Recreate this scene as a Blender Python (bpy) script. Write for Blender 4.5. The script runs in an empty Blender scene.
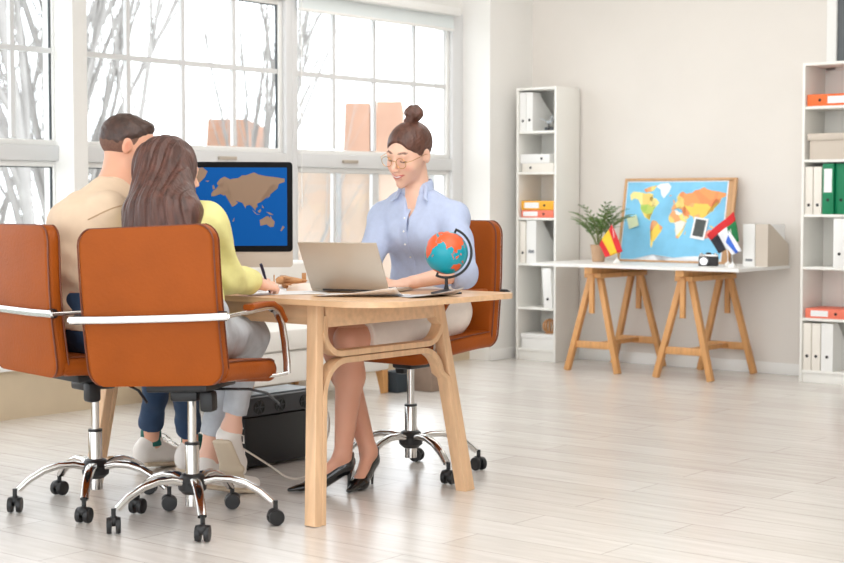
import bpy, bmesh, math, random
import numpy as np
from mathutils import Vector, Matrix
random.seed(7); rng = np.random.RandomState(5)
PI = math.pi
C = bpy.context.scene.collection
SC = bpy.context.scene

# ------------------------------------------------------------------ camera, sky, lights, exposure
YAW = math.radians(39.06); CY, SY = math.cos(YAW), math.sin(YAW)
cam = bpy.data.objects.new('camera', bpy.data.cameras.new('camera')); C.objects.link(cam)
cam.data.sensor_width = 36; cam.data.lens = 1550/844*36; cam.data.clip_end = 400
cam.location = (0, 0, 1.095); cam.rotation_euler = (PI/2-math.atan(81.5/1550), 0, YAW)
SC.camera = cam
wd = bpy.data.worlds.new('sky'); SC.world = wd; wd.use_nodes = True
bgn = wd.node_tree.nodes['Background']; bgn.inputs[0].default_value = (.92, .965, 1, 1); bgn.inputs[1].default_value = 3.2
SC.view_settings.view_transform = 'Standard'; SC.view_settings.look = 'None'
SC.view_settings.gamma = 1; SC.view_settings.exposure = 0.1
cam.data.dof.use_dof = True; cam.data.dof.focus_distance = 5.7; cam.data.dof.aperture_fstop = 4.5
def area(name, loc, rot, sx, sy, power, col=(1, 1, 1)):
    l = bpy.data.lights.new(name, 'AREA'); l.shape = 'RECTANGLE'; l.size = sx; l.size_y = sy
    l.energy = power; l.color = col
    o = bpy.data.objects.new(name, l); C.objects.link(o); o.location = loc; o.rotation_euler = rot
    return o
area('fill_light', (-4.7, 7.0, 2.95), (0, 0, 0), 2.6, 2.4, 34, (1, .97, .94))  # added fill over the back of the room, no actual lamp there
area('fill_light', (-1.8, 3.4, 2.95), (0, 0, 0), 3.0, 3.0, 80, (1, .975, .95))  # front fill added to brighten desk and chairs, not a room lamp

def at(r, f, h):      # metres to the right / ahead of the viewpoint's foot -> world
    return Vector((r*CY-f*SY, r*SY+f*CY, h))

# ------------------------------------------------------------------ materials
def lin(c):
    return tuple(((v/255)/12.92 if v/255 <= .04045 else ((v/255+.055)/1.055)**2.4) for v in c)
MATS = {}
def mat(name, rgb, rough=.5, metal=0, noise=0, nscale=8, stretch=(1, 1, 1), bump=0, bscale=40, emit=0, coat=0, vcol=False, spec=.5, trans=0, sheen=0, alpha=1):
    if name in MATS: return MATS[name]
    m = bpy.data.materials.new(name); m.use_nodes = True; nt = m.node_tree; N = nt.nodes; L = nt.links
    b = N['Principled BSDF']; c = lin(rgb)
    b.inputs['Base Color'].default_value = (*c, 1); b.inputs['Roughness'].default_value = rough
    b.inputs['Metallic'].default_value = metal; b.inputs['Specular IOR Level'].default_value = spec
    b.inputs['Coat Weight'].default_value = coat; b.inputs['Transmission Weight'].default_value = trans
    b.inputs['Sheen Weight'].default_value = sheen; b.inputs['Alpha'].default_value = alpha
    if noise or bump:
        tc = N.new('ShaderNodeTexCoord'); mp = N.new('ShaderNodeMapping'); mp.inputs['Scale'].default_value = stretch
        L.new(tc.outputs['Object'], mp.inputs[0])
    if noise:
        n = N.new('ShaderNodeTexNoise'); n.inputs['Scale'].default_value = nscale; n.inputs['Detail'].default_value = 5
        L.new(mp.outputs[0], n.inputs['Vector'])
        r = N.new('ShaderNodeValToRGB'); r.color_ramp.elements[0].position = .3; r.color_ramp.elements[1].position = .7
        r.color_ramp.elements[0].color = (*[max(0, v*(1-noise)) for v in c], 1); r.color_ramp.elements[1].color = (*[min(1, v*(1+noise*.6)) for v in c], 1)
        L.new(n.outputs['Fac'], r.inputs[0]); L.new(r.outputs[0], b.inputs['Base Color'])
    if vcol:
        a = N.new('ShaderNodeAttribute'); a.attribute_name = 'tint'
        L.new(a.outputs['Color'], b.inputs['Base Color'])
    if bump:
        n2 = N.new('ShaderNodeTexNoise'); n2.inputs['Scale'].default_value = bscale; n2.inputs['Detail'].default_value = 4
        L.new(mp.outputs[0], n2.inputs['Vector'])
        bp = N.new('ShaderNodeBump'); bp.inputs['Strength'].default_value = bump; bp.inputs['Distance'].default_value = .01
        L.new(n2.outputs['Fac'], bp.inputs['Height']); L.new(bp.outputs[0], b.inputs['Normal'])
    if emit:
        b.inputs['Emission Color'].default_value = (*c, 1); b.inputs['Emission Strength'].default_value = emit
    MATS[name] = m; return m
M = {
 'wall': mat('painted_wall', (227, 221, 214), .75, noise=.03, nscale=2),
 'walll': mat('window_wall_paint', (240, 238, 234), .7),
 'parapet': mat('beige_parapet', (205, 186, 158), .7, noise=.06, nscale=5),
 'white': mat('white_paint', (240, 239, 236), .4),
 'frame': mat('window_frame_white', (222, 222, 222), .4),
 'gasket': mat('dark_gasket', (70, 76, 80), .6),
 'lam': mat('white_laminate', (240, 238, 232), .35),
 'desk': mat('light_beech', (224, 184, 144), .38, noise=.13, nscale=3, stretch=(1.2, 14, 14), coat=.1),
 'deskleg': mat('light_beech_leg', (226, 186, 146), .4, noise=.12, nscale=3, stretch=(14, 14, 1.2)),
 'trestle': mat('pine_wood', (214, 158, 100), .5, noise=.16, nscale=4, stretch=(10, 10, 1)),
 'fwood': mat('frame_wood', (205, 160, 115), .5, noise=.12, nscale=5, stretch=(8, 8, 1)),
 'leather': mat('tan_leather', (156, 76, 18), .5, noise=.09, nscale=6, bump=.12, bscale=90, spec=.18),
 'piping': mat('dark_leather_piping', (112, 54, 26), .5),
 'chrome': mat('chrome', (205, 203, 200), .13, 1),
 'black': mat('black_plastic', (26, 26, 28), .45),
 'blackg': mat('glossy_black', (10, 10, 12), .12, coat=.5),
 'dgrey': mat('dark_grey_plastic', (62, 64, 68), .5),
 'alu': mat('champagne_aluminium', (196, 184, 170), .42, .35),
 'ochre': mat('yellow_card', (245, 176, 40), .5), 'coral': mat('coral_card', (240, 124, 98), .5),
 'orange': mat('orange_card', (240, 112, 48), .5), 'green': mat('green_card', (0, 128, 84), .45),
 'cream': mat('cream_card', (238, 232, 222), .6), 'beige': mat('beige_card', (206, 194, 180), .6),
 'paper': mat('white_paper', (243, 243, 243), .6), 'greyp': mat('grey_printed_paper', (205, 205, 208), .4, noise=.25, nscale=20),
 'hole': mat('black_hole', (22, 22, 24), .6), 'greylabel': mat('grey_label', (130, 132, 136), .5),
 'slate': mat('slate_board', (92, 97, 100), .5, noise=.08, nscale=4),
 'terra': mat('beige_pot', (196, 160, 128), .7, noise=.06, nscale=12), 'soil': mat('potting_soil', (70, 50, 36), .9),
 'leaf': mat('palm_leaf', (104, 134, 72), .5, noise=.25, nscale=12), 'stem': mat('palm_stem', (120, 130, 70), .6),
 'red': mat('red_cloth', (216, 40, 44), .7), 'yel': mat('yellow_cloth', (250, 200, 50), .7), 'grn': mat('green_cloth', (20, 120, 66), .7),
 'blk': mat('black_cloth', (36, 34, 44), .7), 'wht': mat('white_cloth', (240, 240, 244), .7), 'blue': mat('blue_cloth', (60, 110, 215), .7),
 'sea': mat('map_sea', (132, 204, 240), .5, noise=.2, nscale=4), 'ice': mat('map_ice', (240, 244, 248), .5),
 'sofa': mat('white_upholstery', (236, 232, 226), .8, bump=.1, bscale=120), 'taupe': mat('taupe_box', (150, 128, 112), .7, noise=.1, nscale=20),
 'navycard': mat('dark_teal_box', (44, 54, 62), .7),
 'gteal': mat('globe_sea', (0, 152, 170), .35), 'gor': mat('globe_land', (226, 92, 44), .4, noise=.12, nscale=18),
 'bark': mat('pale_bark', (158, 154, 150), .9, noise=.15, nscale=3), 'gold': mat('gold_wire', (212, 170, 110), .25, 1),
 'cable': mat('white_cable', (222, 216, 206), .5), 'navy': mat('navy_ink', (24, 30, 66), .4),
 'cork': mat('toy_wood', (205, 152, 104), .5, noise=.15, nscale=30), 'blind': mat('blind_fabric', (226, 232, 232), .8),
 'facade': mat('peach_facade', (200, 178, 160), .9, noise=.2, nscale=.5), 'roof': mat('orange_roof', (186, 146, 124), .9, noise=.1, nscale=2),
 'facw': mat('pale_facade', (186, 182, 176), .9, noise=.08, nscale=.4), 'pipe': mat('pale_drainpipe', (160, 158, 156), .6),
 'ground': mat('dry_grass', (140, 142, 134), .95, noise=.2, nscale=.4), 'bush': mat('grey_green_twigs', (140, 148, 134), .9),
 'wglass': mat('far_window_glass', (176, 176, 174), .2),
 'tealsock': mat('teal_sock', (24, 92, 84), .8), 'sneak': mat('white_sneaker', (232, 226, 220), .6), 'sole': mat('beige_sole', (206, 188, 164), .6),
}
def glassmat(name, tint, refl):
    m = bpy.data.materials.new(name); m.use_nodes = True; nt = m.node_tree; nt.nodes.clear()
    o = nt.nodes.new('ShaderNodeOutputMaterial'); t = nt.nodes.new('ShaderNodeBsdfTransparent'); t.inputs[0].default_value = (*tint, 1)
    g = nt.nodes.new('ShaderNodeBsdfGlossy'); g.inputs['Roughness'].default_value = .02; mx = nt.nodes.new('ShaderNodeMixShader')
    f = nt.nodes.new('ShaderNodeLayerWeight'); pw = nt.nodes.new('ShaderNodeMath'); pw.operation = 'POWER'; pw.inputs[1].default_value = 5
    ad = nt.nodes.new('ShaderNodeMath'); ad.operation = 'MULTIPLY_ADD'; ad.inputs[1].default_value = .6; ad.inputs[2].default_value = refl
    nt.links.new(f.outputs['Facing'], pw.inputs[0]); nt.links.new(pw.outputs[0], ad.inputs[0]); nt.links.new(ad.outputs[0], mx.inputs[0]); nt.links.new(t.outputs[0], mx.inputs[1]); nt.links.new(g.outputs[0], mx.inputs[2]); nt.links.new(mx.outputs[0], o.inputs[0])
    return m
M['glass'] = glassmat('window_glass', (.985, .99, .995), .025)
M['lens'] = glassmat('clear_lens', (.98, .98, .98), .03)
def floor_mat():
    m = bpy.data.materials.new('whitewashed_planks'); m.use_nodes = True; nt = m.node_tree; N = nt.nodes; L = nt.links; b = N['Principled BSDF']
    tc = N.new('ShaderNodeTexCoord')
    br = N.new('ShaderNodeTexBrick'); br.offset = .37; br.inputs['Scale'].default_value = 1
    br.inputs['Brick Width'].default_value = 1.28; br.inputs['Row Height'].default_value = .192; br.inputs['Mortar Size'].default_value = .0016; br.inputs['Mortar Smooth'].default_value = .2
    br.inputs['Color1'].default_value = (*lin((230, 226, 221)), 1); br.inputs['Color2'].default_value = (*lin((221, 215, 209)), 1); br.inputs['Mortar'].default_value = (*lin((170, 158, 148)), 1)
    L.new(tc.outputs['Object'], br.inputs['Vector'])
    mp = N.new('ShaderNodeMapping'); mp.inputs['Scale'].default_value = (1.1, 14, 1); L.new(tc.outputs['Object'], mp.inputs[0])
    n = N.new('ShaderNodeTexNoise'); n.inputs['Scale'].default_value = 2.2; n.inputs['Detail'].default_value = 8; n.inputs['Roughness'].default_value = .65; L.new(mp.outputs[0], n.inputs['Vector'])
    r = N.new('ShaderNodeValToRGB'); r.color_ramp.elements[0].position = .3; r.color_ramp.elements[1].position = .66
    r.color_ramp.elements[0].color = (.79, .765, .745, 1); r.color_ramp.elements[1].color = (1, 1, 1, 1); L.new(n.outputs['Fac'], r.inputs[0])
    mx = N.new('ShaderNodeMix'); mx.data_type = 'RGBA'; mx.blend_type = 'MULTIPLY'; mx.inputs[0].default_value = .85
    L.new(br.outputs['Color'], mx.inputs[6]); L.new(r.outputs[0], mx.inputs[7]); L.new(mx.outputs[2], b.inputs['Base Color'])
    b.inputs['Roughness'].default_value = .27; b.inputs['Specular IOR Level'].default_value = .7; b.inputs['Coat Weight'].default_value = .25; b.inputs['Coat Roughness'].default_value = .2
    bp = N.new('ShaderNodeBump'); bp.inputs['Strength'].default_value = .12; bp.inputs['Distance'].default_value = .004; L.new(n.outputs['Fac'], bp.inputs['Height']); L.new(bp.outputs[0], b.inputs['Normal'])
    return m
M['floor'] = floor_mat()
def land_mat(name, cols, scale):
    m = bpy.data.materials.new(name); m.use_nodes = True; nt = m.node_tree; N = nt.nodes; L = nt.links; b = N['Principled BSDF']; b.inputs['Roughness'].default_value = .5
    tc = N.new('ShaderNodeTexCoord'); v = N.new('ShaderNodeTexVoronoi'); v.inputs['Scale'].default_value = scale; L.new(tc.outputs['Object'], v.inputs['Vector'])
    sp = N.new('ShaderNodeSeparateColor'); L.new(v.outputs['Color'], sp.inputs[0])
    r = N.new('ShaderNodeValToRGB'); r.color_ramp.interpolation = 'CONSTANT'
    while len(r.color_ramp.elements) < len(cols): r.color_ramp.elements.new(.5)
    for i, c in enumerate(cols): r.color_ramp.elements[i].position = i/len(cols); r.color_ramp.elements[i].color = (*lin(c), 1)
    L.new(sp.outputs[0], r.inputs[0]); L.new(r.outputs[0], b.inputs['Base Color']); return m

# ------------------------------------------------------------------ mesh helpers
class MB:
    def __init__(s): s.bm = bmesh.new()
    def _new(s, g): return [v for v in g['verts']]
    def box(s, x0, x1, y0, y1, z0, z1, bev=0, R=None):
        g = bmesh.ops.create_cube(s.bm, size=1); vs = g['verts']
        Mx = Matrix.Translation(((x0+x1)/2, (y0+y1)/2, (z0+z1)/2)) @ Matrix.Diagonal((abs(x1-x0), abs(y1-y0), abs(z1-z0), 1))
        bmesh.ops.transform(s.bm, matrix=(R @ Mx) if R else Mx, verts=vs)
        if bev:
            es = list({e for v in vs for e in v.link_edges})
            bmesh.ops.bevel(s.bm, geom=es, offset=bev, segments=2, affect='EDGES', profile=.5)
        return s
    def bar(s, a, b, w, t, up=(0, 0, 1), bev=0, w2=None, t2=None):
        a, b = Vector(a), Vector(b); d = (b-a).normalized(); u = Vector(up)
        x = d.cross(u).normalized(); y = x.cross(d)
        vs = []
        for p, ww, tt in ((a, w, t), (b, w2 or w, t2 or t)):
            for sx, sy in ((-1, -1), (1, -1), (1, 1), (-1, 1)): vs.append(s.bm.verts.new(p+x*sx*ww/2+y*sy*tt/2))
        q = [(0, 3, 2, 1), (4, 5, 6, 7), (0, 1, 5, 4), (1, 2, 6, 5), (2, 3, 7, 6), (3, 0, 4, 7)]
        fs = [s.bm.faces.new([vs[i] for i in f]) for f in q]
        if bev: bmesh.ops.bevel(s.bm, geom=list({e for f in fs for e in f.edges}), offset=bev, segments=2, affect='EDGES', profile=.5)
        return s
    def tube(s, pts, r, n=10, closed=False, sq=None):
        pts = [Vector(p) for p in pts]; N = len(pts); rs = r if isinstance(r, (list, tuple)) else [r]*N
        rings = []; prev = None
        for i, p in enumerate(pts):
            t = (pts[(i+1) % N]-pts[i-1]) if closed else (pts[min(i+1, N-1)]-pts[max(i-1, 0)])
            t.normalize()
            if prev is None: x = t.orthogonal().normalized()
            else:
                x = prev-t*prev.dot(t); x = x.normalized() if x.length > 1e-6 else t.orthogonal().normalized()
            prev = x; y = t.cross(x)
            rings.append([s.bm.verts.new(p+(x*math.cos(2*PI*k/n)+y*math.sin(2*PI*k/n))*rs[i]) for k in range(n)])
        for i in range(N if closed else N-1):
            A, B = rings[i], rings[(i+1) % N]
            for k in range(n): s.bm.faces.new((A[k], A[(k+1) % n], B[(k+1) % n], B[k]))
        if not closed:
            s.bm.faces.new(rings[0][::-1]); s.bm.faces.new(rings[-1])
        return s
    def sweep(s, pts, side, hw, ht, rr=.4, n=5, caps=True):
        # rounded-rect section: half width hw along 'side', half thickness ht across
        pts = [Vector(p) for p in pts]; N = len(pts); side = Vector(side).normalized()
        hws = hw if isinstance(hw, (list, tuple)) else [hw]*N; hts = ht if isinstance(ht, (list, tuple)) else [ht]*N
        rings = []
        for i, p in enumerate(pts):
            t = (pts[min(i+1, N-1)]-pts[max(i-1, 0)]).normalized(); nn = t.cross(side).normalized()
            W, T = hws[i], hts[i]; r = min(W, T)*2*rr*.5; ring = []
            for cx, cy, a0 in ((W-r, T-r, 0), (-(W-r), T-r, PI/2), (-(W-r), -(T-r), PI), (W-r, -(T-r), 1.5*PI)):
                for k in range(n):
                    a = a0+PI/2*k/(n-1); ring.append(s.bm.verts.new(p+side*(cx+r*math.cos(a))+nn*(cy+r*math.sin(a))))
            rings.append(ring)
        m = len(rings[0])
        for i in range(N-1):
            A, B = rings[i], rings[i+1]
            for k in range(m): s.bm.faces.new((A[k], A[(k+1) % m], B[(k+1) % m], B[k]))
        if caps: s.bm.faces.new(rings[0][::-1]); s.bm.faces.new(rings[-1])
        return s
    def lathe(s, prof, c=(0, 0, 0), n=24, R=None):
        c = Vector(c); rings = []
        for r, z in prof:
            ring = []
            for k in range(n):
                v = Vector((r*math.cos(2*PI*k/n), r*math.sin(2*PI*k/n), z))
                if R: v = R @ v
                ring.append(s.bm.verts.new(c+v))
            rings.append(ring)
        for A, B in zip(rings, rings[1:]):
            for k in range(n): s.bm.faces.new((A[k], A[(k+1) % n], B[(k+1) % n], B[k]))
        s.bm.faces.new(rings[0][::-1]); s.bm.faces.new(rings[-1]); return s
    def prism(s, poly, o, ex, ey, th):
        # polygon in the plane (o, ex, ey), extruded by vector th
        o, ex, ey, th = Vector(o), Vector(ex), Vector(ey), Vector(th)
        a = [s.bm.verts.new(o+ex*p[0]+ey*p[1]) for p in poly]; b = [s.bm.verts.new(v.co+th) for v in a]; n = len(a)
        fs = [s.bm.faces.new(a[::-1]), s.bm.faces.new(b)]
        for k in range(n): s.bm.faces.new((a[k], a[(k+1) % n], b[(k+1) % n], b[k]))
        bmesh.ops.triangulate(s.bm, faces=fs); return s
    def sphere(s, c, r, u=20, v=12, R=None):
        g = bmesh.ops.create_uvsphere(s.bm, u_segments=u, v_segments=v, radius=1)
        r = r if isinstance(r, (tuple, list)) else (r, r, r)
        Mx = Matrix.Translation(c) @ (R.to_4x4() if R else Matrix()) @ Matrix.Diagonal((*r, 1))
        bmesh.ops.transform(s.bm, matrix=Mx, verts=g['verts']); return s
    def grid(s, fn, nu, nv):
        vs = [[s.bm.verts.new(fn(i/nu, j/nv)) for j in range(nv+1)] for i in range(nu+1)]
        for i in range(nu):
            for j in range(nv): s.bm.faces.new((vs[i][j], vs[i+1][j], vs[i+1][j+1], vs[i][j+1]))
        return s
    def build(s, name, m, parent=None, ang=35, solid=0, loc=None):
        bmesh.ops.recalc_face_normals(s.bm, faces=s.bm.faces)
        me = bpy.data.meshes.new(name); s.bm.to_mesh(me); s.bm.free()
        for p in me.polygons: p.use_smooth = True
        me.set_sharp_from_angle(angle=math.radians(ang))
        me.materials.append(m); o = bpy.data.objects.new(name, me); C.objects.link(o)
        if parent: o.parent = parent
        if loc is not None: o.location = loc
        if solid:
            md = o.modifiers.new('solid', 'SOLIDIFY'); md.thickness = solid; md.offset = 0
        return o
def tag(o, label=None, cat=None, group=None, kind=None):
    if label: o['label'] = label
    if cat: o['category'] = cat
    if group: o['group'] = group
    if kind: o['kind'] = kind
    return o
def thing(name, label, cat, loc=(0, 0, 0), rz=0, group=None):
    o = bpy.data.objects.new(name, None); C.objects.link(o); o.location = loc; o.rotation_euler = (0, 0, rz); o.empty_display_size = .05
    return tag(o, label, cat, group)
def kids(o): return [c for c in bpy.data.objects if c.parent == o]
def dup(o, parent=None):
    c = o.copy(); C.objects.link(c); c.parent = parent
    for ch in kids(o): dup(ch, c)
    return c
def struct(name, mb, m, parent=None, **k):
    o = mb.build(name, m, parent, **k)
    if parent is None: o['kind'] = 'structure'
    return o
def relabel(o, label): o['label'] = label; return o

# ------------------------------------------------------------------ room shell
XW = -6.55; YB = 8.95; HC = 3.0
struct('floor', MB().box(-6.7, 5, -2.5, YB, -.1, 0), M['floor'])
struct('ceiling', MB().box(-6.8, 5, -2.5, YB+.2, HC, HC+.15), M['white'])
struct('wall_back', MB().box(-6.9, 5, YB, YB+.2, 0, HC), M['wall'])
wl = MB()
wl.box(-6.75, -6.27, 8.455, YB, 0, HC); wl.box(-6.75, -6.51, -2.5, 8.455, 2.36, HC)
wl.box(-6.43, -6.32, 4.995, 5.085, .26, 2.36); wl.box(-6.62, -6.43, 5.04, 5.085, .26, 2.36); wl.box(-6.75, -6.33, -2.5, 1.2, .26, 2.36)
struct('wall_left', wl, M['walll'])
struct('trim_1', MB().box(-6.75, -6.44, -2.5, 8.455, 0, .245), M['parapet'])
struct('trim_2', MB().box(-6.75, -6.41, -2.5, 8.455, .245, .305, .004), M['white'])
struct('unseen_wall_right', MB().box(5, 5.2, -2.5, YB+.2, 0, HC), M['wall'])  # unseen wall, added to cut the sky light from the right
struct('baseboard_back', MB().box(-6.27, 5, YB-.014, YB, 0, .075, .003), M['white'])
struct('baseboard_left', MB().box(-6.27, -6.256, 8.455, YB-.014, 0, .075, .003), M['white'])

def window(n, y0, y1, ycols, glass_top, lowcols, gl, gr):
    r = bpy.data.objects.new('window_%d' % n, None); C.objects.link(r); r['kind'] = 'structure'; r.location = (XW, y0, .305)
    o = Vector((XW, y0, .305))
    def P(mb, name, m): ob = mb.build(name, m, r); ob.location = -o; return ob
    f = MB(); X0, X1 = XW-.03, XW+.05
    f.box(X0, X1, y0, gl-.03, .305, 2.36, .004); f.box(X0, X1, gr+.03, y1, .305, 2.36, .004)
    f.box(X0, X1, gl-.03, gr+.03, 1.295, 1.375, .004); f.box(X0, X1, gl-.03, gr+.03, glass_top+.03, 2.36, .004); f.box(X0, X1, gl-.03, gr+.03, .305, .34, .004)
    P(f, 'outer_frame', M['frame'])
    for z0, z1, nm in ((1.376, glass_top+.029, 'upper_sash'), (.341, 1.294, 'lower_sash')):
        s = MB(); a, b = gl-.029, gr+.029
        for q in ((a, a+.03, z0, z1), (b-.03, b, z0, z1), (a+.03, b-.03, z0, z0+.028), (a+.03, b-.03, z1-.028, z1)): s.box(XW-.008, XW+.022, q[0], q[1], q[2], q[3], .003)
        so = P(s, nm, M['white'])
        g = MB()
        for q in ((a+.03, a+.036, z0+.028, z1-.028), (b-.038, b-.030, z0+.028, z1-.028), (a+.03, b-.03, z1-.033, z1-.028)): g.box(XW-.003, XW+.008, q[0], q[1], q[2], q[3])
        go = g.build('gasket', M['gasket' if n < 3 else 'frame'], so)
        gp = MB().box(XW-.004, XW, a+.03, b-.03, z0+.028, z1-.028).build('glass_pane', M['glass'], so)
    mt = MB()
    for y in ycols: mt.box(XW-.012, XW+.012, y-.013, y+.013, 1.41, glass_top-.005)
    for z in (1.862,): mt.box(XW-.012, XW+.0125, gl, gr, z-.014, z+.014)
    P(mt, 'muntin_bars', M['frame'])
    if lowcols:
        ml = MB()
        for y, w in lowcols: ml.box(XW-.012, XW+.014, y-w, y+w, .37, 1.26)
        P(ml, 'muntin_bars', M['frame'])
    h = MB()
    for fr in (.3, .7):
        yy = gl+(gr-gl)*fr; h.box(XW+.05, XW+.066, yy-.07, yy+.07, 1.325, 1.345, .004)
    P(h, 'window_handle', M['alu'])
    return r
window(1, 1.25, 5.09, [1.9, 2.55, 3.2, 3.85, 4.42, 4.79], 2.31, [(3.1, .02)], 1.32, 5.03)
window(2, 5.09, 6.775, [5.541, 5.937, 6.331], 2.255, [(5.94, .016)], 5.15, 6.69)
window(3, 6.775, 8.455, [7.19, 7.575, 7.98], 2.33, [(7.19, .014), (7.58, .03), (7.98, .014)], 6.85, 8.31)

bl = thing('roller_blind', 'white roller blind rolled up at the top of the far window', 'blind', (XW+.08, 7.62, 2.3))
def PB(mb, name, m): o = mb.build(name, m, bl); o.location = -bl.location; return o
PB(MB().box(XW+.055, XW+.135, 6.78, 8.33, 2.33, 2.385, .012), 'cassette', M['white'])
PB(MB().box(XW+.075, XW+.081, 6.80, 8.31, 2.245, 2.34), 'blind_fabric', M['blind'])
PB(MB().box(XW+.068, XW+.088, 6.80, 8.31, 2.23, 2.248, .004), 'bottom_bar', M['white'])
PB(MB().tube([(XW+.09, 6.815, 2.34), (XW+.085, 6.815, 1.6), (XW+.088, 6.815, 1.05)], .003, 6), 'pull_chain', M['white'])

# ------------------------------------------------------------------ outdoors
struct('trim_3', MB().box(-140, -9, -60, 140, -6.3, -6), M['ground']); bpy.data.objects['trim_3'].name = 'ground_outside'
def tree(loc, h, seed, spread=.33, label='', levels=4):
    rr = random.Random(seed); mb = MB()
    def branch(p, d, L, r, lv):
        pts = [p]; q = p.copy(); dd = d.copy(); n = 5 if lv < 2 else 3
        for i in range(n):
            dd = (dd+Vector((rr.uniform(-.12, .12), rr.uniform(-.12, .12), rr.uniform(0, .12)))).normalized(); q = q+dd*L/n; pts.append(q.copy())
        mb.tube(pts, [r*(1-.65*i/n)*(.55 if lv == 0 else .8) for i in range(n+1)], 5 if lv < 2 else 3)
        if lv < levels:
            for k in range([15, 8, 4, 3][min(lv, 3)]):
                t = rr.uniform(.22, 1); i = min(int(t*n), n-1); pp = pts[i].lerp(pts[i+1], t*n-i)
                a = rr.uniform(0, 2*PI); side = Vector((math.cos(a), math.sin(a), 0))
                nd = (dd*rr.uniform(.9, 1.4)+side*rr.uniform(spread*.7, spread*1.5)).normalized()
                branch(pp, nd, L*rr.uniform(.38, .6), r*.42*(1-.4*t), lv+1)
    branch(Vector((0, 0, 0)), Vector((0, 0, 1)), h, h*.017, 0)
    o = mb.build('bare_tree', M['bark'], ang=80); o.location = loc
    return tag(o, label, 'tree', 'bare trees outside the windows')
for r, f, h, sd, lb in (
    (-7.6, 26, 13, 1, 'pale bare tree outside the leftmost window, at the edge of the picture'),
    (-6.4, 24, 11.5, 2, 'pale bare tree seen through the right part of the leftmost window'),
    (-5.3, 22.5, 14, 3, 'tall bare tree seen through the left column of panes of the middle window'),
    (-4.35, 21.5, 14, 4, 'tall bare tree rising behind the man\'s head in the middle window'),
    (-3.55, 27, 10, 5, 'thin bare tree in front of the orange roof in the middle window')):
    tree(at(r, f, -6), h, sd, label=lb)
tag(tree(at(-8.6, 30, -6), 8.6, 11, .6, 'low bushy bare tree low down outside the leftmost window'), 'low bushy bare tree low down outside the leftmost window')
tag(tree(at(-6.9, 30, -6), 8.2, 12, .6, 'x'), 'low bushy bare tree behind the man\'s shoulder outside the leftmost window')
def building(name, label, r0, r1, f, depth, ztop, fac, gables, pipes, wins, rows=2):
    o = thing(name, label, 'building', at((r0+r1)/2, f, -6), YAW)
    w = (r1-r0)/2; H0 = ztop+6
    MB().box(-w, w, 0, depth, 0, H0).build('wall', M[fac], o)
    for g0, g1, hh in gables:
        a, b = g0-(r0+r1)/2, g1-(r0+r1)/2
        MB().prism([(a, H0-.2), (b, H0-.2), (b, H0+hh), (a+(b-a)*.1, H0+hh)], (0, -.25, 0), (1, 0, 0), (0, 0, 1), (0, 4, 0)).build('roof', M['roof'], o)
    for p in pipes: MB().box(p-(r0+r1)/2-.06, p-(r0+r1)/2+.06, -.2, -.01, 0, H0).build('drainpipe', M['pipe'], o)
    for x in wins:
        for k in range(rows):
            xx = x-(r0+r1)/2; z = H0-2.9-k*2.9; fr = MB().box(xx-.42, xx+.42, -.05, .05, z-.75, z+.75).build('window', M['white'], o)
            MB().box(xx-.34, xx+.34, -.06, -.04, z-.67, z+.67).build('pane', M['wglass'], fr)
    return o
building('apartment_house', 'peach apartment house with orange roofs seen through the far window', -2.75, 1.6, 30, 8, 2.0, 'facade', [(-1.52, -1.0, .95), (-.93, -.38, .98)], (-1.62, -.90, .2), (-2.35,), rows=1)
building('terraced_house', 'orange roofed house seen low in the middle window', -4.6, -3.45, 33, 8, 1.6, 'facade', [(-4.6, -3.7, 1.2)], (), (-4.1,))
building('office_block', 'long pale low building behind the orange roofs in the middle window', -6.2, -2.3, 42, 8, 2.4, 'facw', [], (), (-5.4, -4.2, -3.0))

# ------------------------------------------------------------------ bookcases
def bookcase(label, x0, x1, yf, ztop, boards, group):
    o = thing('bookcase', label, 'bookcase', ((x0+x1)/2, (yf+YB)/2, 0), 0, group); L = -o.location
    def B(name, *a): ob = MB().box(*a, .0015).build(name, M['lam'], o); ob.location = L; return ob
    t = .017; y1 = YB-.016
    B('side_panel', x0, x0+t, yf, y1, 0, ztop); B('side_panel', x1-t, x1, yf, y1, 0, ztop)
    B('back_panel', x0+t, x1-t, y1-.008, y1, 0, ztop); B('top_panel', x0+t, x1-t, yf, y1-.008, ztop-t, ztop)
    for z in boards: B('shelf', x0+t, x1-t, yf+.003, y1-.008, z-t, z)
    B('plinth', x0+t, x1-t, yf+.012, yf+.024, 0, boards[-1]-t)
    return o
YF = 8.65
LB = [1.562, 1.285, .975, .665, .365, .082]
bookcase('narrow white bookcase standing in the corner left of the trestle table', -6.19, -5.862, YF, 1.855, LB, None)
RB = [1.652, 1.336, 1.01, .696, .389, .075]
bookcase('white bookcase cut off by the right edge of the photo', -4.095, -3.25, YF, 1.91, RB, None)

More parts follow.
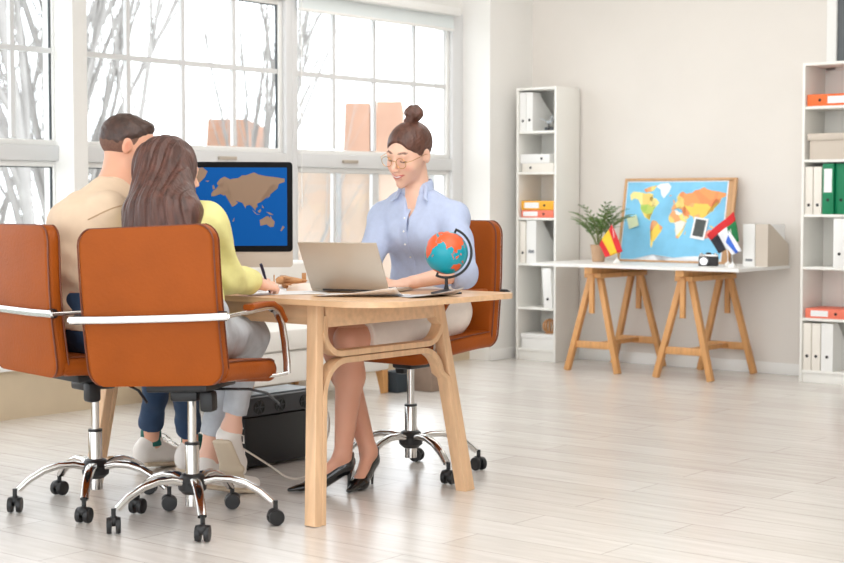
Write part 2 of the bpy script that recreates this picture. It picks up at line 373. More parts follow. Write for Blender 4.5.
def binder(name, label, x0, x1, z0, h, m, hole=.075, lab=None, depth=.24, cat='binder', yf=YF+.01, holes=None, group=None):
    o = thing(name, label, cat, ((x0+x1)/2, yf, z0), 0, group); w = (x1-x0)/2-.0008
    MB().box(-w, w, 0, depth, 0, h, .002).build('cover', M[m], o)
    for hx in (holes or (0,)):
        MB().lathe([(.0095, -.0015), (.0095, .001)], (hx, 0, hole), 14, Matrix.Rotation(PI/2, 3, 'X')).build('finger_hole', M['hole'], o)
    if lab: MB().box(-w*.72, w*.72, -.0015, .001, lab[0], lab[1]).build('spine_label', M['paper'], o)
    return o
def flat_binder(label, x0, x1, z0, h, m, holex, lab, group=None):
    o = thing('binder', label, 'binder', ((x0+x1)/2, YF+.012, z0), 0, group); w = (x1-x0)/2
    MB().box(-w, w, 0, .24, 0, h, .003).build('cover', M[m], o)
    MB().lathe([(.009, -.0015), (.009, .001)], (holex-(x0+x1)/2, 0, h/2), 14, Matrix.Rotation(PI/2, 3, 'X')).build('finger_hole', M['hole'], o)
    if lab: MB().box(lab[0]-(x0+x1)/2, lab[1]-(x0+x1)/2, -.0015, .001, h*.2, h*.8).build('spine_label', M['paper'], o)
    return o
def magfile(label, x0, x1, z0, h, m, yf=YF+.01, depth=.24, hole=None, lab=None, full=.3, rz=0, paper=False, low=.45):
    o = thing('magazine_file', label, 'magazine file', ((x0+x1)/2, yf, z0), rz); w = (x1-x0)/2-.0008
    poly = [(0, 0), (depth, 0), (depth, h*low), (depth*full, h), (0, h)]
    mb = MB(); 
    mb.prism(poly, (-w, 0, 0), (0, 1, 0), (0, 0, 1), (.003, 0, 0)); mb.prism(poly, (w-.003, 0, 0), (0, 1, 0), (0, 0, 1), (.003, 0, 0))
    mb.box(-w+.003, w-.003, 0, .003, 0, h); mb.box(-w+.003, w-.003, .003, depth, 0, .003); mb.box(-w+.003, w-.003, depth-.003, depth, .003, h*low)
    mb.build('holder', M[m], o, ang=20)
    if hole: MB().lathe([(.0095, -.0015), (.0095, .001)], (0, 0, hole), 14, Matrix.Rotation(PI/2, 3, 'X')).build('finger_hole', M['hole'], o)
    if lab: MB().box(-w*.6, w*.6, -.0015, .001, lab[0], lab[1]).build('spine_label', M['greylabel'], o)
    if paper:
        mb = MB(); mb.box(-w*.5, w*.6, .02, depth-.02, .005, h*.985); mb.build('paper_sheets', M['paper'], o)
    return o
# left bookcase, top to bottom
magfile('white magazine file leftmost on the top shelf of the narrow bookcase', -6.168, -6.118, LB[0], .262, 'white', hole=.07)
magfile('white slanted magazine file second from left on the top shelf of the narrow bookcase', -6.116, -6.062, LB[0], .262, 'white', hole=.075)
o = thing('toy_airplane', 'small translucent grey toy plane on the top shelf of the narrow bookcase', 'toy plane', (-5.97, 8.72, LB[0]))
gm = mat('clear_grey_acrylic', (205, 210, 216), .15, alpha=.65)
MB().sphere((0, 0, .06), (.012, .065, .013), 12, 8, Matrix.Rotation(.9, 3, 'Z')).build('fuselage', gm, o)
for s in (-1, 1): MB().bar((0, 0, .06), (s*.055, .02*s, .085), .028, .004, bev=.001).build('wing', gm, o)
MB().bar((.045, -.035, .06), (.052, -.04, .1), .022, .004, (1, 0, 0)).build('tail_fin', gm, o)
MB().bar((0, 0, .0), (0, 0, .055), .006, .006, (1, 0, 0)).build('stand', M['black'], o)
for k in (0, 1): MB().lathe([(.014, -.004), (.014, .004)], (-.02+.04*k, 0, .014), 12, Matrix.Rotation(PI/2, 3, 'X')).build('wheel', M['dgrey'], o)
flat_binder('cream flat binder lying under a white one on the second shelf of the narrow bookcase', -6.150, -5.892, LB[1], .058, 'cream', -6.08, None)
flat_binder('white flat binder lying on a cream binder on the second shelf of the narrow bookcase', -6.166, -5.925, LB[1]+.059, .062, 'white', -5.99, None)
flat_binder('coral red flat binder lying under the yellow one in the narrow bookcase', -6.155, -5.895, LB[2], .052, 'coral', -5.972, (-6.14, -6.02))
flat_binder('yellow flat binder lying on the coral red one in the narrow bookcase', -6.155, -5.892, LB[2]+.053, .062, 'ochre', -5.965, (-6.13, -6.01))
binder('binder', 'cream upright binder leftmost on the fourth shelf of the narrow bookcase', -6.165, -6.118, LB[3], .285, 'cream', .07)
magfile('white slanted magazine file with a dark label on the fourth shelf of the narrow bookcase', -6.110, -6.03, LB[3], .29, 'white', lab=(.07, .09), depth=.25, low=.35)
binder('binder', 'white upright binder tilted against the right side on the fifth shelf of the narrow bookcase', -5.965, -5.893, LB[4], .27, 'white', .06).rotation_euler = (0, -.07, 0)
o = thing('wooden_puzzle', 'small wooden ball puzzle standing on the white box in the narrow bookcase', 'ornament', (-5.97, 8.74, LB[5]+.104))
for k in range(6):
    a = k*PI/6; R = Matrix.Rotation(a, 4, 'Z') @ Matrix.Rotation(PI/2, 4, 'X')
    MB().tube([R @ Vector((.046*math.cos(t*PI/10), .046*math.sin(t*PI/10), 0))+Vector((0, 0, .05)) for t in range(20)], .005, 6, True).build('hoop', M['cork'], o)
MB().lathe([(.03, 0), (.03, .008)]).build('base', M['cork'], o)
o = thing('storage_box', 'white lidded box on the bottom shelf of the narrow bookcase', 'box', (-6.02, 8.78, LB[5]))
MB().box(-.135, .135, -.11, .11, 0, .085, .003).build('box_body', M['white'], o); MB().box(-.14, .14, -.115, .115, .07, .102, .004).build('lid', M['white'], o)
# right bookcase, top to bottom
flat_binder('orange flat binder lying on the top shelf of the right bookcase', -4.07, -3.80, RB[0], .07, 'orange', -3.99, (-3.94, -3.82))
o = thing('storage_box', 'beige lidded cardboard box on the second shelf of the right bookcase', 'box', (-3.90, 8.79, RB[1]))
MB().box(-.155, .16, -.12, .13, 0, .12, .003).build('box_body', M['beige'], o); MB().box(-.165, .17, -.13, .135, .115, .155, .003).build('lid', M['beige'], o)
binder('binder', 'cream upright binder leftmost on the third shelf of the right bookcase', -4.076, -4.026, RB[2], .283, 'cream', .055)
binder('binder', 'cream upright binder between a cream and a green one in the right bookcase', -4.022, -3.970, RB[2], .283, 'cream', .055)
binder('binder', 'green upright binder with a white spine label in the right bookcase', -3.966, -3.895, RB[2], .30, 'green', .085, (.13, .27))
binder('binder', 'plain green binder at the photo edge beside the labelled green binder', -3.893, -3.82, RB[2], .30, 'green', .085, yf=YF+.03)
binder('binder', 'white upright binder alone on the fourth shelf of the right bookcase', -3.893, -3.815, RB[3], .29, 'white', .08)
flat_binder('coral flat binder lying on the fifth shelf of the right bookcase', -4.065, -3.80, RB[4], .058, 'coral', -3.872, (-4.03, -3.92))
binder('binder', 'cream upright binder leftmost on the bottom shelf of the right bookcase', -4.076, -4.024, RB[5], .282, 'cream', .085)
binder('binder', 'cream upright binder second from left on the bottom shelf of the right bookcase', -4.02, -3.965, RB[5], .282, 'cream', .085)
magfile('white slanted magazine file third from left on the bottom shelf of the right bookcase', -3.96, -3.885, RB[5], .285, 'white', hole=.085, low=.35)
# framed slate board
o = thing('wall_board', 'dark grey board in a white frame high on the wall above the right bookcase', 'board', (-3.5, YB, 1.93))
MB().box(-.50, .55, -.03, 0, 0, .98).build('board_panel', M['slate'], o)
f = MB(); f.box(-.565, -.50, -.045, 0, -.05, 1.03, .004); f.box(.55, .615, -.045, 0, -.05, 1.03, .004); f.box(-.565, .615, -.045, 0, -.05, 0, .004); f.box(-.565, .615, -.045, 0, .98, 1.03, .004)
f.build('board_frame', M['white'], o)

# ------------------------------------------------------------------ trestle table and what stands on it
TZ = .69
tt = MB().prism([(-5.79, 8.24), (-4.29, 8.24), (-4.29, 8.925), (-5.79, 8.925)], (0, 0, TZ-.02), (1, 0, 0), (0, 1, 0), (0, 0, .02)).build('table_top', M['white'], ang=30)
tag(tt, 'long white board laid across the two wooden trestles', 'tabletop')
def trestle(label, cx):
    o = thing('trestle', label, 'trestle', (cx, 8.6, 0), 0, 'wooden trestles under the white tabletop')
    for sy in (-1, 1):
        for sx in (-1, 1):
            MB().bar((sx*.19, sy*.28, .001), (sx*.035, sy*.245, .60), .036, .038, (0, 1, 0), bev=.002).build('leg', M['trestle'], o)
        MB().box(-.15, .15, sy*.265-.012, sy*.265+.012, .15, .195, .002).build('stretcher', M['trestle'], o)
        MB().box(-.018, .014, sy*.285-.012, sy*.285+.012, .375, .62, .002).build('adjuster', M['trestle'], o)
    MB().box(-.062, .062, -.285, .285, .60, .63, .003).build('top_rail', M['trestle'], o)
    MB().box(-.03, .03, -.335, .335, .63, TZ-.021, .003).build('crossbeam', M['trestle'], o)
    MB().box(-.02, .02, -.26, .26, .16, .185, .002).build('long_stretcher', M['trestle'], o)
    return o
trestle('pine trestle under the left half of the white tabletop, nearer the plant', -5.355)
trestle('pine trestle under the right half of the white tabletop, nearer the right bookcase', -4.70)

# world outline polygons (longitude, latitude)
NA = [(-168, 66), (-156, 71), (-128, 70), (-110, 68), (-95, 69), (-82, 67), (-94, 59), (-82, 53), (-79, 60), (-70, 60), (-62, 56), (-56, 52), (-66, 45), (-70, 42), (-76, 35), (-81, 30), (-80, 25), (-84, 30), (-90, 29), (-97, 27), (-97, 20), (-90, 21), (-88, 16), (-83, 10), (-78, 8), (-85, 11), (-95, 16), (-105, 20), (-112, 28), (-117, 33), (-124, 40), (-124, 48), (-135, 58), (-150, 60), (-162, 56)]
US = [(-124, 48), (-95, 49), (-83, 43), (-67, 46), (-76, 35), (-81, 29), (-97, 27), (-106, 31), (-117, 33), (-124, 40)]
GL = [(-73, 78), (-60, 82), (-30, 83), (-18, 78), (-25, 70), (-42, 60), (-52, 66), (-57, 74)]
SA = [(-78, 8), (-72, 12), (-60, 9), (-50, 1), (-35, -7), (-39, -18), (-48, -27), (-58, -38), (-65, -43), (-68, -55), (-74, -50), (-71, -30), (-71, -18), (-81, -5)]
AF = [(-6, 36), (10, 37), (20, 32), (32, 31), (36, 22), (43, 12), (51, 11), (40, -5), (40, -16), (33, -27), (26, -34), (18, -34), (12, -17), (9, 0), (4, 6), (-8, 5), (-17, 14), (-16, 24), (-9, 32)]
EA = [(-9, 37), (-9, 43), (-2, 44), (-4, 48), (4, 52), (9, 54), (9, 57), (13, 55), (21, 55), (24, 59), (30, 60), (22, 61), (22, 65), (17, 61), (11, 59), (6, 59), (6, 62), (14, 68), (25, 71), (40, 67), (45, 68), (60, 69), (70, 73), (80, 73), (100, 77), (112, 74), (130, 72), (160, 70), (179, 68), (178, 63), (164, 60), (160, 52), (156, 58), (142, 59), (136, 54), (141, 48), (131, 43), (128, 37), (122, 39), (120, 36), (122, 31), (118, 24), (108, 20), (109, 12), (104, 9), (100, 13), (103, 2), (98, 9), (97, 16), (90, 22), (86, 20), (80, 15), (78, 8), (73, 18), (70, 22), (60, 25), (52, 27), (59, 22), (52, 16), (44, 12), (38, 22), (34, 29), (36, 36), (28, 37), (27, 41), (40, 43), (30, 46), (24, 38), (14, 45), (18, 40), (12, 43), (3, 43), (-1, 37)]
RU = [(30, 60), (30, 68), (40, 67), (45, 68), (60, 69), (70, 73), (80, 73), (100, 77), (112, 74), (130, 72), (160, 70), (179, 68), (178, 63), (164, 60), (160, 52), (156, 58), (142, 59), (136, 54), (131, 43), (118, 50), (90, 50), (62, 52), (48, 45), (36, 48)]
AU = [(114, -22), (122, -18), (131, -12), (136, -12), (140, -17), (142, -11), (146, -19), (153, -26), (150, -37), (141, -38), (132, -32), (116, -35)]
ISL = [[(44, -25), (50, -15), (48, -25)], [(130, 31), (136, 34), (141, 37), (142, 44), (138, 38)], [(-5, 50), (1, 52), (-3, 58), (-6, 57)], [(109, 1), (117, 7), (118, 2), (114, -4)], [(95, 5), (106, -5), (103, -6)],
       [(131, -1), (141, -3), (150, -9), (140, -8)], [(173, -35), (178, -38), (170, -46), (167, -46)], [(-24, 65), (-14, 65), (-18, 63)], [(-118, 74), (-95, 78), (-70, 80), (-80, 73), (-90, 71), (-110, 70)], [(106, -6), (116, -8), (106, -8)], [(120, 18), (126, 8), (121, 10)]]
AN = [(-180, -84), (180, -84), (180, -71), (140, -67), (90, -67), (40, -69), (0, -71), (-30, -77), (-62, -66), (-75, -73), (-110, -74), (-150, -77), (-180, -78)]
def my(lat):  # vertical stretch like a wall map
    return lat*(1+.000055*lat*lat)
# map board leaning on the wall
mb_w, mb_h = .822, .555
o = thing('map_board', 'large world map on a wooden board leaning against the wall', 'map', (-5.06, 8.80, TZ)); o.rotation_euler = (-math.atan(.105/.565), 0, 0)
MB().box(-mb_w/2, mb_w/2, 0, .012, 0, mb_h, .002).build('backing_board', M['fwood'], o)
fr = MB(); fr.box(-mb_w/2, -mb_w/2+.016, -.012, 0, 0, mb_h, .002); fr.box(mb_w/2-.016, mb_w/2, -.012, 0, 0, mb_h, .002); fr.box(-mb_w/2+.016, mb_w/2-.016, -.012, 0, mb_h-.016, mb_h, .002); fr.box(-mb_w/2+.016, mb_w/2-.016, -.012, 0, 0, .012, .002)
fr.build('board_frame', M['fwood'], o)
mw, mh, mx0, mz0 = .735, .525, -.388, .013
sheet = MB().box(mx0-.008, mx0+mw+.008, -.003, -.001, mz0-.0005, mz0+mh).build('map_sheet', M['wht'], o)
MB().box(mx0, mx0+mw, -.004, -.0031, mz0+.004, mz0+mh-.008).build('printed_sea', M['sea'], sheet)
LM = {'na': land_mat('map_north_america', [(246, 222, 110), (250, 232, 150), (240, 210, 120)], 9), 'us': land_mat('map_usa', [(170, 204, 90), (190, 210, 100)], 20), 'sa': land_mat('map_south_america', [(250, 214, 90), (240, 160, 110), (252, 226, 130), (236, 176, 120)], 14),
      'af': land_mat('map_africa', [(250, 216, 120), (244, 170, 110), (240, 236, 226), (236, 190, 140), (250, 226, 130)], 17), 'ea': land_mat('map_eurasia', [(250, 205, 90), (244, 176, 110), (250, 220, 130), (240, 150, 90)], 15), 'ru': land_mat('map_russia', [(250, 160, 96), (248, 150, 92)], 6), 'au': land_mat('map_australia', [(240, 150, 130), (244, 160, 120)], 9)}
def mp(poly): return [(mx0+mw*(lo+180)/360, mz0+.235+ my(max(la, -78))*.00242) for lo, la in poly]
for i, (poly, m, nm, lift) in enumerate([(NA, LM['na'], 'printed_north_america', 0), (US, LM['us'], 'printed_country', .0002), (GL, M['ice'], 'printed_greenland', 0), (SA, LM['sa'], 'printed_south_america', 0), (AF, LM['af'], 'printed_africa', 0), (EA, LM['ea'], 'printed_eurasia', 0), (RU, LM['ru'], 'printed_country', .0002), (AU, LM['au'], 'printed_australia', 0), (AN, M['ice'], 'printed_antarctica', 0)]+[(p, LM['ea'], 'printed_island', 0) for p in ISL]):
    MB().prism(mp(poly), (0, -.0042-lift, 0), (1, 0, 0), (0, 0, 1), (0, -.0003, 0)).build(nm, m, sheet)
RX = o.rotation_euler.to_matrix()
def onboard(x, z, dy=-.006): return Vector((-5.06, 8.80, TZ)) + RX @ Vector((x, dy, z))
n = MB().box(-.038, .038, -.0012, 0, -.038, .038).build('sticky_note', mat('mint_note', (222, 234, 196), .7)); n.location = onboard(-.315, .262, -.0145); n.rotation_euler = (RX.to_4x4() @ Matrix.Rotation(-.35, 4, 'Y')).to_euler(); tag(n, 'pale green sticky note stuck on the left of the map', 'note')
ph = thing('photo_print', 'white bordered instant photo pinned on the right half of the map', 'photo', onboard(.180, .225, -.008)); ph.rotation_euler = (RX.to_4x4() @ Matrix.Rotation(.14, 4, 'Y')).to_euler()
MB().box(-.052, .052, -.002, 0, -.07, .07).build('border', M['paper'], ph); MB().box(-.038, .038, -.003, -.002, -.052, .058).build('picture', mat('dark_photo', (66, 70, 66), .3, noise=.2, nscale=30), ph)

# plant
o = thing('potted_palm', 'small green parlour palm in a beige pot on the trestle table', 'plant', (-5.505, 8.62, TZ))
MB().lathe([(.036, 0), (.040, .004), (.053, .105), (.056, .112), (.050, .112), (.047, .10)], n=28).build('pot', M['terra'], o)
MB().lathe([(.047, .094), (.001, .10)], n=20).build('soil', M['soil'], o)
sg = MB(); lf = MB(); rr = random.Random(3)
for k in range(26):
    a = rr.uniform(0, 2*PI); L = rr.uniform(.20, .33); sp = rr.uniform(.15, .62)
    d = Vector((math.cos(a)*sp, math.sin(a)*sp*.8, 1)).normalized(); p = Vector((rr.uniform(-.015, .015), rr.uniform(-.015, .015), .09)); pts = [p.copy()]
    for i in range(9):
        dd = (d+Vector((math.cos(a)*sp, math.sin(a)*sp, -.9))*(i/9)**2*.9).normalized(); p = p+dd*L/9; pts.append(p.copy())
        if i >= 3:
            s = dd.cross(Vector((0, 0, 1))).normalized()
            for sd in (-1, 1):
                tip = p+(s*sd*.9+dd*.7+Vector((0, 0, -.15)))*.056*(1-.5*abs(i-5)/5); w = dd*.008
                vs = [lf.bm.verts.new(v) for v in (p, (p+tip)/2+w, tip, (p+tip)/2-w)]; lf.bm.faces.new(vs)
    sg.tube(pts, .0018, 4)
sg.build('stems', M['stem'], o)
tag(lf.build('leaflets', M['leaf'], o, solid=.0008), kind='stuff')

# desk flags
def flag(label, loc, A, B, Cc, D, stripes, topz, pole=(0, 0), hoist=None):
    # A,B hoist ends, Cc,D fly ends (B->Cc, A->D); stripes run from hoist to fly
    o = thing('desk_flag', label, 'flag', loc, 0, 'little desk flags')
    MB().lathe([(.026, 0), (.026, .006), (.004, .03), (.003, .04)], n=20).build('base', M['white'], o)
    MB().tube([(0, 0, .03), (pole[0]*1.28, 0, topz)], .0022, 8).build('pole', M['white'], o)
    A, B, Cc, D = [Vector((v[0]*1.28, 0, v[1])) for v in (A, B, Cc, D)]; cl = None
    def patch(u0, u1, v0, v1, name, m, par, dy=0):
        def fn(u, v):
            u = u0+(u1-u0)*u; v = v0+(v1-v0)*v; q = (A*(1-v)+B*v)*(1-u)+(D*(1-v)+Cc*v)*u
            return q+Vector((0, -.006+dy+.007*math.sin(v*7+u*3), 0))
        return MB().grid(fn, 8, 8).build(name, M[m], par, solid=.001)
    v = 0
    for fr_, m in stripes:
        ob = patch(hoist[0] if hoist else 0, 1, v, v+fr_, 'flag_cloth' if cl is None else 'stripe', m, cl or o); cl = cl or ob; v += fr_
    if hoist: patch(0, hoist[0], 0, 1, 'hoist_band', hoist[1], cl)
    return o
flag('red and yellow striped desk flag beside the potted palm', (-5.30, 8.52, TZ), (-.03, .25), (-.105, .115), (-.065, .035), (.035, .075), [(.27, 'red'), (.46, 'yel'), (.27, 'red')], .25, (-.03, 0))
flag('red, green, white and black desk flag right of the map', (-4.53, 8.56, TZ), (.03, .335), (-.115, .19), (-.045, .075), (.06, .155), [(.33, 'grn'), (.34, 'wht'), (.33, 'blk')], .33, (-.02, 0), (.3, 'red'))
flag('white and blue desk flag nearest the white magazine file', (-4.425, 8.42, TZ), (-.02, .225), (-.035, .12), (-.0, .075), (.05, .10), [(.3, 'wht'), (.4, 'blue'), (.3, 'wht')], .23, (-.012, 0))

# camera
o = thing('photo_camera', 'small black camera with silver top on the trestle table before the map', 'camera', (-4.63, 8.50, TZ), math.radians(26))
MB().box(-.06, .06, -.02, .02, 0, .058, .005).build('camera_body', M['black'], o)
MB().box(-.058, .058, -.0185, .0185, .057, .072, .004).build('top_plate', M['chrome'], o)
MB().box(-.015, .015, -.016, .016, .071, .083, .004).build('viewfinder', M['black'], o)
MB().lathe([(.026, 0), (.026, .012), (.023, .014), (.023, .03), (.019, .032), (.012, .026)], (-.028, -.018, .03), 22, Matrix.Rotation(PI/2, 3, 'X')).build('lens', M['black'], o)
MB().lathe([(.027, .006), (.027, .011), (.0235, .011)], (-.028, -.018, .03), 22, Matrix.Rotation(PI/2, 3, 'X')).build('lens_ring', M['chrome'], o)
MB().lathe([(.0225, .030), (.0225, .034), (.018, .034)], (-.028, -.018, .03), 22, Matrix.Rotation(PI/2, 3, 'X')).build('lens_ring', M['chrome'], o)
for dx in (-.045, .04): MB().lathe([(.008, .07), (.008, .079)], (dx, 0, 0), 14).build('dial', M['chrome'], o)
magfile('white magazine file with a grey label standing right of the desk flags', -4.465, -4.385, TZ, .258, 'white', yf=8.63, depth=.24, lab=(.03, .045), full=.9, low=.7)
magfile('beige slanted magazine file holding paper at the right end of the trestle table', -4.378, -4.293, TZ, .258, 'beige', yf=8.62, depth=.285, low=.5, full=.12, paper=True)

# ------------------------------------------------------------------ sofa and boxes by the window
o = thing('sofa', 'low white sofa below the windows behind the desk', 'sofa', (-6.0, 6.1, 0))
MB().box(-.40, .33, -.62, .60, .13, .30, .02).build('sofa_base', M['sofa'], o); MB().box(-.22, .35, -.50, .48, .30, .42, .035).build('seat_cushion', M['sofa'], o)
MB().box(-.40, -.20, -.62, .60, .28, .74, .04).build('backrest', M['sofa'], o)
for s in (-1, 1): MB().box(-.40, .33, s*.55-.065, s*.55+.065, .2, .53, .03).build('armrest', M['sofa'], o)
for sx, sy in ((-.36, -.56), (.30, -.56), (-.36, .56), (.30, .56)): MB().bar((sx, sy, .13), (sx+.02*(1 if sx > 0 else -1), sy, .001), .05, .05, (1, 0, 0), w2=.03, t2=.03).build('leg', M['trestle'], o)
t_ = MB().box(-5.66, -5.50, 6.86, 7.02, .001, .15, .004).build('storage_box', M['taupe']); tag(t_, 'taupe box on the floor behind the far chair, right of the dark box', 'box')
t_ = MB().box(-5.72, -5.62, 6.70, 6.83, .001, .12, .004).build('storage_box', M['navycard']); tag(t_, 'small dark box on the floor behind the far chair, beside the sofa leg', 'box')

# ------------------------------------------------------------------ desk
o = thing('desk', 'light beech desk with bentwood leg frames that all three people sit at', 'desk', (-4.1, 4.2, 0)); DL = -o.location
def PD(mb, name, m, **k): ob = mb.build(name, m, o, **k); ob.location = DL; return ob
x0, x1, y0, y1 = -4.93, -3.28, 3.82, 4.61
def rrect(x0, x1, y0, y1, r, n=8, r2=None):
    out = []; ra, rb = r, r2 or r
    for cx, cy, a0, r in ((x1-ra, y1-ra, 0, ra), (x0+ra, y1-ra, PI/2, ra), (x0+rb, y0+rb, PI, rb), (x1-rb, y0+rb, 1.5*PI, rb)):
        out += [(cx+r*math.cos(a0+PI/2*k/n), cy+r*math.sin(a0+PI/2*k/n)) for k in range(n+1)]
    return out
PD(MB().prism(rrect(x0, x1, y0, y1, .07, 14, .20), (0, 0, .738), (1, 0, 0), (0, 1, 0), (0, 0, .019)), 'desktop', M['desk'], ang=50)
XA, XB = -3.60, -4.62
PD(MB().box(XB+.02, XA-.03, y0+.045, y0+.067, .668, .738, .002), 'apron', M['desk']); PD(MB().box(XB+.02, XA-.03, y1-.097, y1-.075, .68, .738, .002), 'apron', M['desk'])
def legframe(xt, xb):
    PD(MB().box(xt-.002, xt+.022, y0+.07, y1-.09, .660, .738, .002), 'apron', M['desk'])
    X = lambda z: xb+(xt-xb)*z/.7
    yn = lambda z: 3.775+.085*z/.7; yf_ = lambda z: 4.628-.105*z/.7
    hx = .024
    for fn, nm in ((yn, -1), (yf_, 1)):
        PD(MB().sweep([(X(z), fn(z), z) for z in (0.001, .2, .45, .738)], (1, 0, 0), hx, .019, .25), 'leg', M['deskleg'])
    t = .0105; zb = .555
    def lam(z0, sgn, R):
        pts = []; off = -sgn*0
        # near side upright, bend, straight, bend, far upright
        ins = .019+t
        zs = [z0+(zb+sgn*(R+.012)-z0)*k/6 for k in range(7)]
        pts += [(X(z), yn(z)+ins, z) for z in zs]
        zc = zb+sgn*(R+.012)
        for k in range(1, 9):
            a = PI/2*k/8; pts.append((X(zb), yn(zb)+ins+R*(1-math.cos(a)), zc-sgn*R*math.sin(a)))
        for k in range(8, 0, -1):
            a = PI/2*(k)/8; pts.append((X(zb), yf_(zb)-ins-R*(1-math.cos(a)), zc-sgn*R*math.sin(a)))
        pts += [(X(z), yf_(z)-ins, z) for z in reversed(zs)]
        PD(MB().sweep(pts, (1, 0, 0), hx, t, .2), 'bentwood_brace', M['deskleg'])
    lam(.70, 1, .085); lam(.001, -1, .11)
legframe(XA, -3.535); legframe(XB, -4.70)
DZ = .7575

# ------------------------------------------------------------------ swivel chairs
def make_chair():
    o = thing('swivel_chair', '', 'chair')   # faces +Y
    HWD = .243
    # backrest
    prof = []
    for k in range(25):
        t = .5-.5*math.cos(PI*k/24); z = .50+.512*t; y = -.235-.02*math.sin(t*PI)*1.0-.035*t*t
        prof.append((0, y, z))
    def hwf(t, r=.1):
        e = min(t, 1-t)*.512; rr_ = .055
        return HWD-.002-(rr_-math.sqrt(max(0, rr_**2-(rr_-min(e, rr_))**2)))
    hw = [hwf(.5-.5*math.cos(PI*k/24)) for k in range(25)]; hw[0] = HWD-.056; hw[-1] = HWD-.056
    ht = [.026]*25; ht[0] = ht[-1] = .016
    back = MB().sweep(prof, (1, 0, 0), hw, ht, .8).build('backrest', M['leather'], o, ang=50)
    for dy in (-.027, .025):
        pts = [(s*(hw[k]-.0025), prof[k][1]+dy*.80, prof[k][2]) for s, rg in ((-1, range(1, 24)), (1, range(23, 0, -1))) for k in rg]
        MB().tube(pts, .0032, 6).build('piping', M['piping'], back)
    # seat
    sp = [(0, -.235+.445*k/20, .525+.012*math.cos(k/20*PI)-.035*max(0, k/20-.8)**2*25) for k in range(21)]
    sw = [HWD-.004-(.05-math.sqrt(max(0, .05**2-(.05-min((20-k)/20*.445, .05))**2))) for k in range(21)]; sw[-1] = HWD-.06
    sh = [.034]*21; sh[-1] = .02; sh[0] = .024
    seat = MB().sweep(sp, (1, 0, 0), sw, sh, .75).build('seat', M['leather'], o, ang=50)
    for dz in (.031,):
        pts = [(s*(sw[k]-.006), sp[k][1], sp[k][2]+dz) for s, rg in ((-1, range(1, 20)), (1, range(19, 0, -1))) for k in rg]
        MB().tube(pts, .003, 6).build('piping', M['piping'], seat)
    MB().box(-.11, .11, -.12, .12, .462, .49, .006).build('seat_plate', M['black'], o)
    MB().box(-.05, .05, -.07, .06, .425, .465, .01).build('tilt_mechanism', M['black'], o)
    MB().tube([(.05, 0, .46), (.2, .02, .455), (.26, .03, .44), (.3, .04, .40)], .005, 6).build('lever', M['black'], o)
    MB().box(.06, .11, -.08, -.03, .39, .46, .012).build('tension_knob', M['black'], o)
    # armrests
    for s in (-1, 1):
        x = s*(HWD+.03)
        pts = [(x, -.30, .72), (x, -.15, .722), (x, 0, .725), (x, .06, .722), (x, .115, .705), (x, .155, .665), (x, .175, .60), (x, .185, .53), (x, .182, .49)]
        a = MB().sweep(pts, (1, 0, 0), .0125, .0065, .7).build('armrest', M['chrome'], o)
        MB().sweep([(x, -.12, .737), (x, 0, .740), (x, .06, .737), (x, .12, .716), (x, .163, .672)], (1, 0, 0), .02, .009, .8).build('arm_pad', M['leather'], a)
        MB().sweep([(x, .182, .492), (x*.9, .16, .487), (x*.6, .12, .485), (x*.35, .05, .482)], (0, 0, 1), .0065, .0125, .7).build('seat_bracket', M['chrome'], a)
        MB().lathe([(.016, -.012), (.016, .012)], (s*(HWD+.012), -.285, .72), 12, Matrix.Rotation(PI/2, 3, 'Y')).build('arm_bolt', M['black'], a)
    x = HWD+.03; MB().sweep([(-x-.004, -.298, .72), (-x*.5, -.302, .718), (0, -.303, .718), (x*.5, -.302, .718), (x+.004, -.298, .72)], (0, 0, 1), .0125, .006, .6).build('back_bar', M['chrome'], o)
    # column and base
    MB().lathe([(.0145, .26), (.0145, .43)], n=20).build('gas_lift', M['chrome'], o)
    cs = MB().lathe([(.024, .065), (.024, .27), (.022, .275)], n=24).build('column_sleeve', M['chrome'], o)
    MB().lathe([(.025, .272), (.025, .28), (.016, .281)], n=24).build('sleeve_collar', M['black'], cs)
    MB().lathe([(.030, .105), (.047, .12), (.05, .15), (.038, .17), (.026, .175)], n=24).build('hub', M['black'], o)
    for k in range(5):
        a = k*2*PI/5+CH_ROT; ca, sa = math.cos(a), math.sin(a)
        rz = [(.04, .148), (.08, .158), (.13, .157), (.18, .143), (.23, .115), (.27, .08)]
        side = (-sa, ca, 0)
        lg = MB().sweep([(r*ca, r*sa, z) for r, z in rz], side, [.020, .0195, .018, .0165, .0155, .0145], [.013, .0125, .012, .011, .0105, .010], .85).build('base_leg', M['chrome'], o)
        ct = bpy.data.objects.new('caster', None)
        b = a+[.4, 2.1, -1.2, 1.2, 2.8][k]; cx, cy_ = .282*ca, .282*sa
        R = Matrix.Rotation(b, 3, 'Z') @ Matrix.Rotation(PI/2, 3, 'X')
        mb = MB()
        for q in (-1, 1):
            off = Matrix.Rotation(b, 3, 'Z') @ Vector((0, q*.015, 0))
            mb.lathe([(.006, -.009), (.026, -.008), (.028, 0), (.026, .008), (.006, .009)], (cx+off.x, cy_+off.y, .0285), 18, R)
        off = Matrix.Rotation(b, 3, 'Z') @ Vector((-.006, 0, 0))
        mb.sphere((cx+off.x, cy_+off.y, .042), (.022, .022, .018), 14, 8)
        mb.tube([(cx, cy_, .05), (cx, cy_, .085)], .008, 8)
        mb.build('caster', M['black'], lg)
    return o
CH_ROT = .0
ch = make_chair()
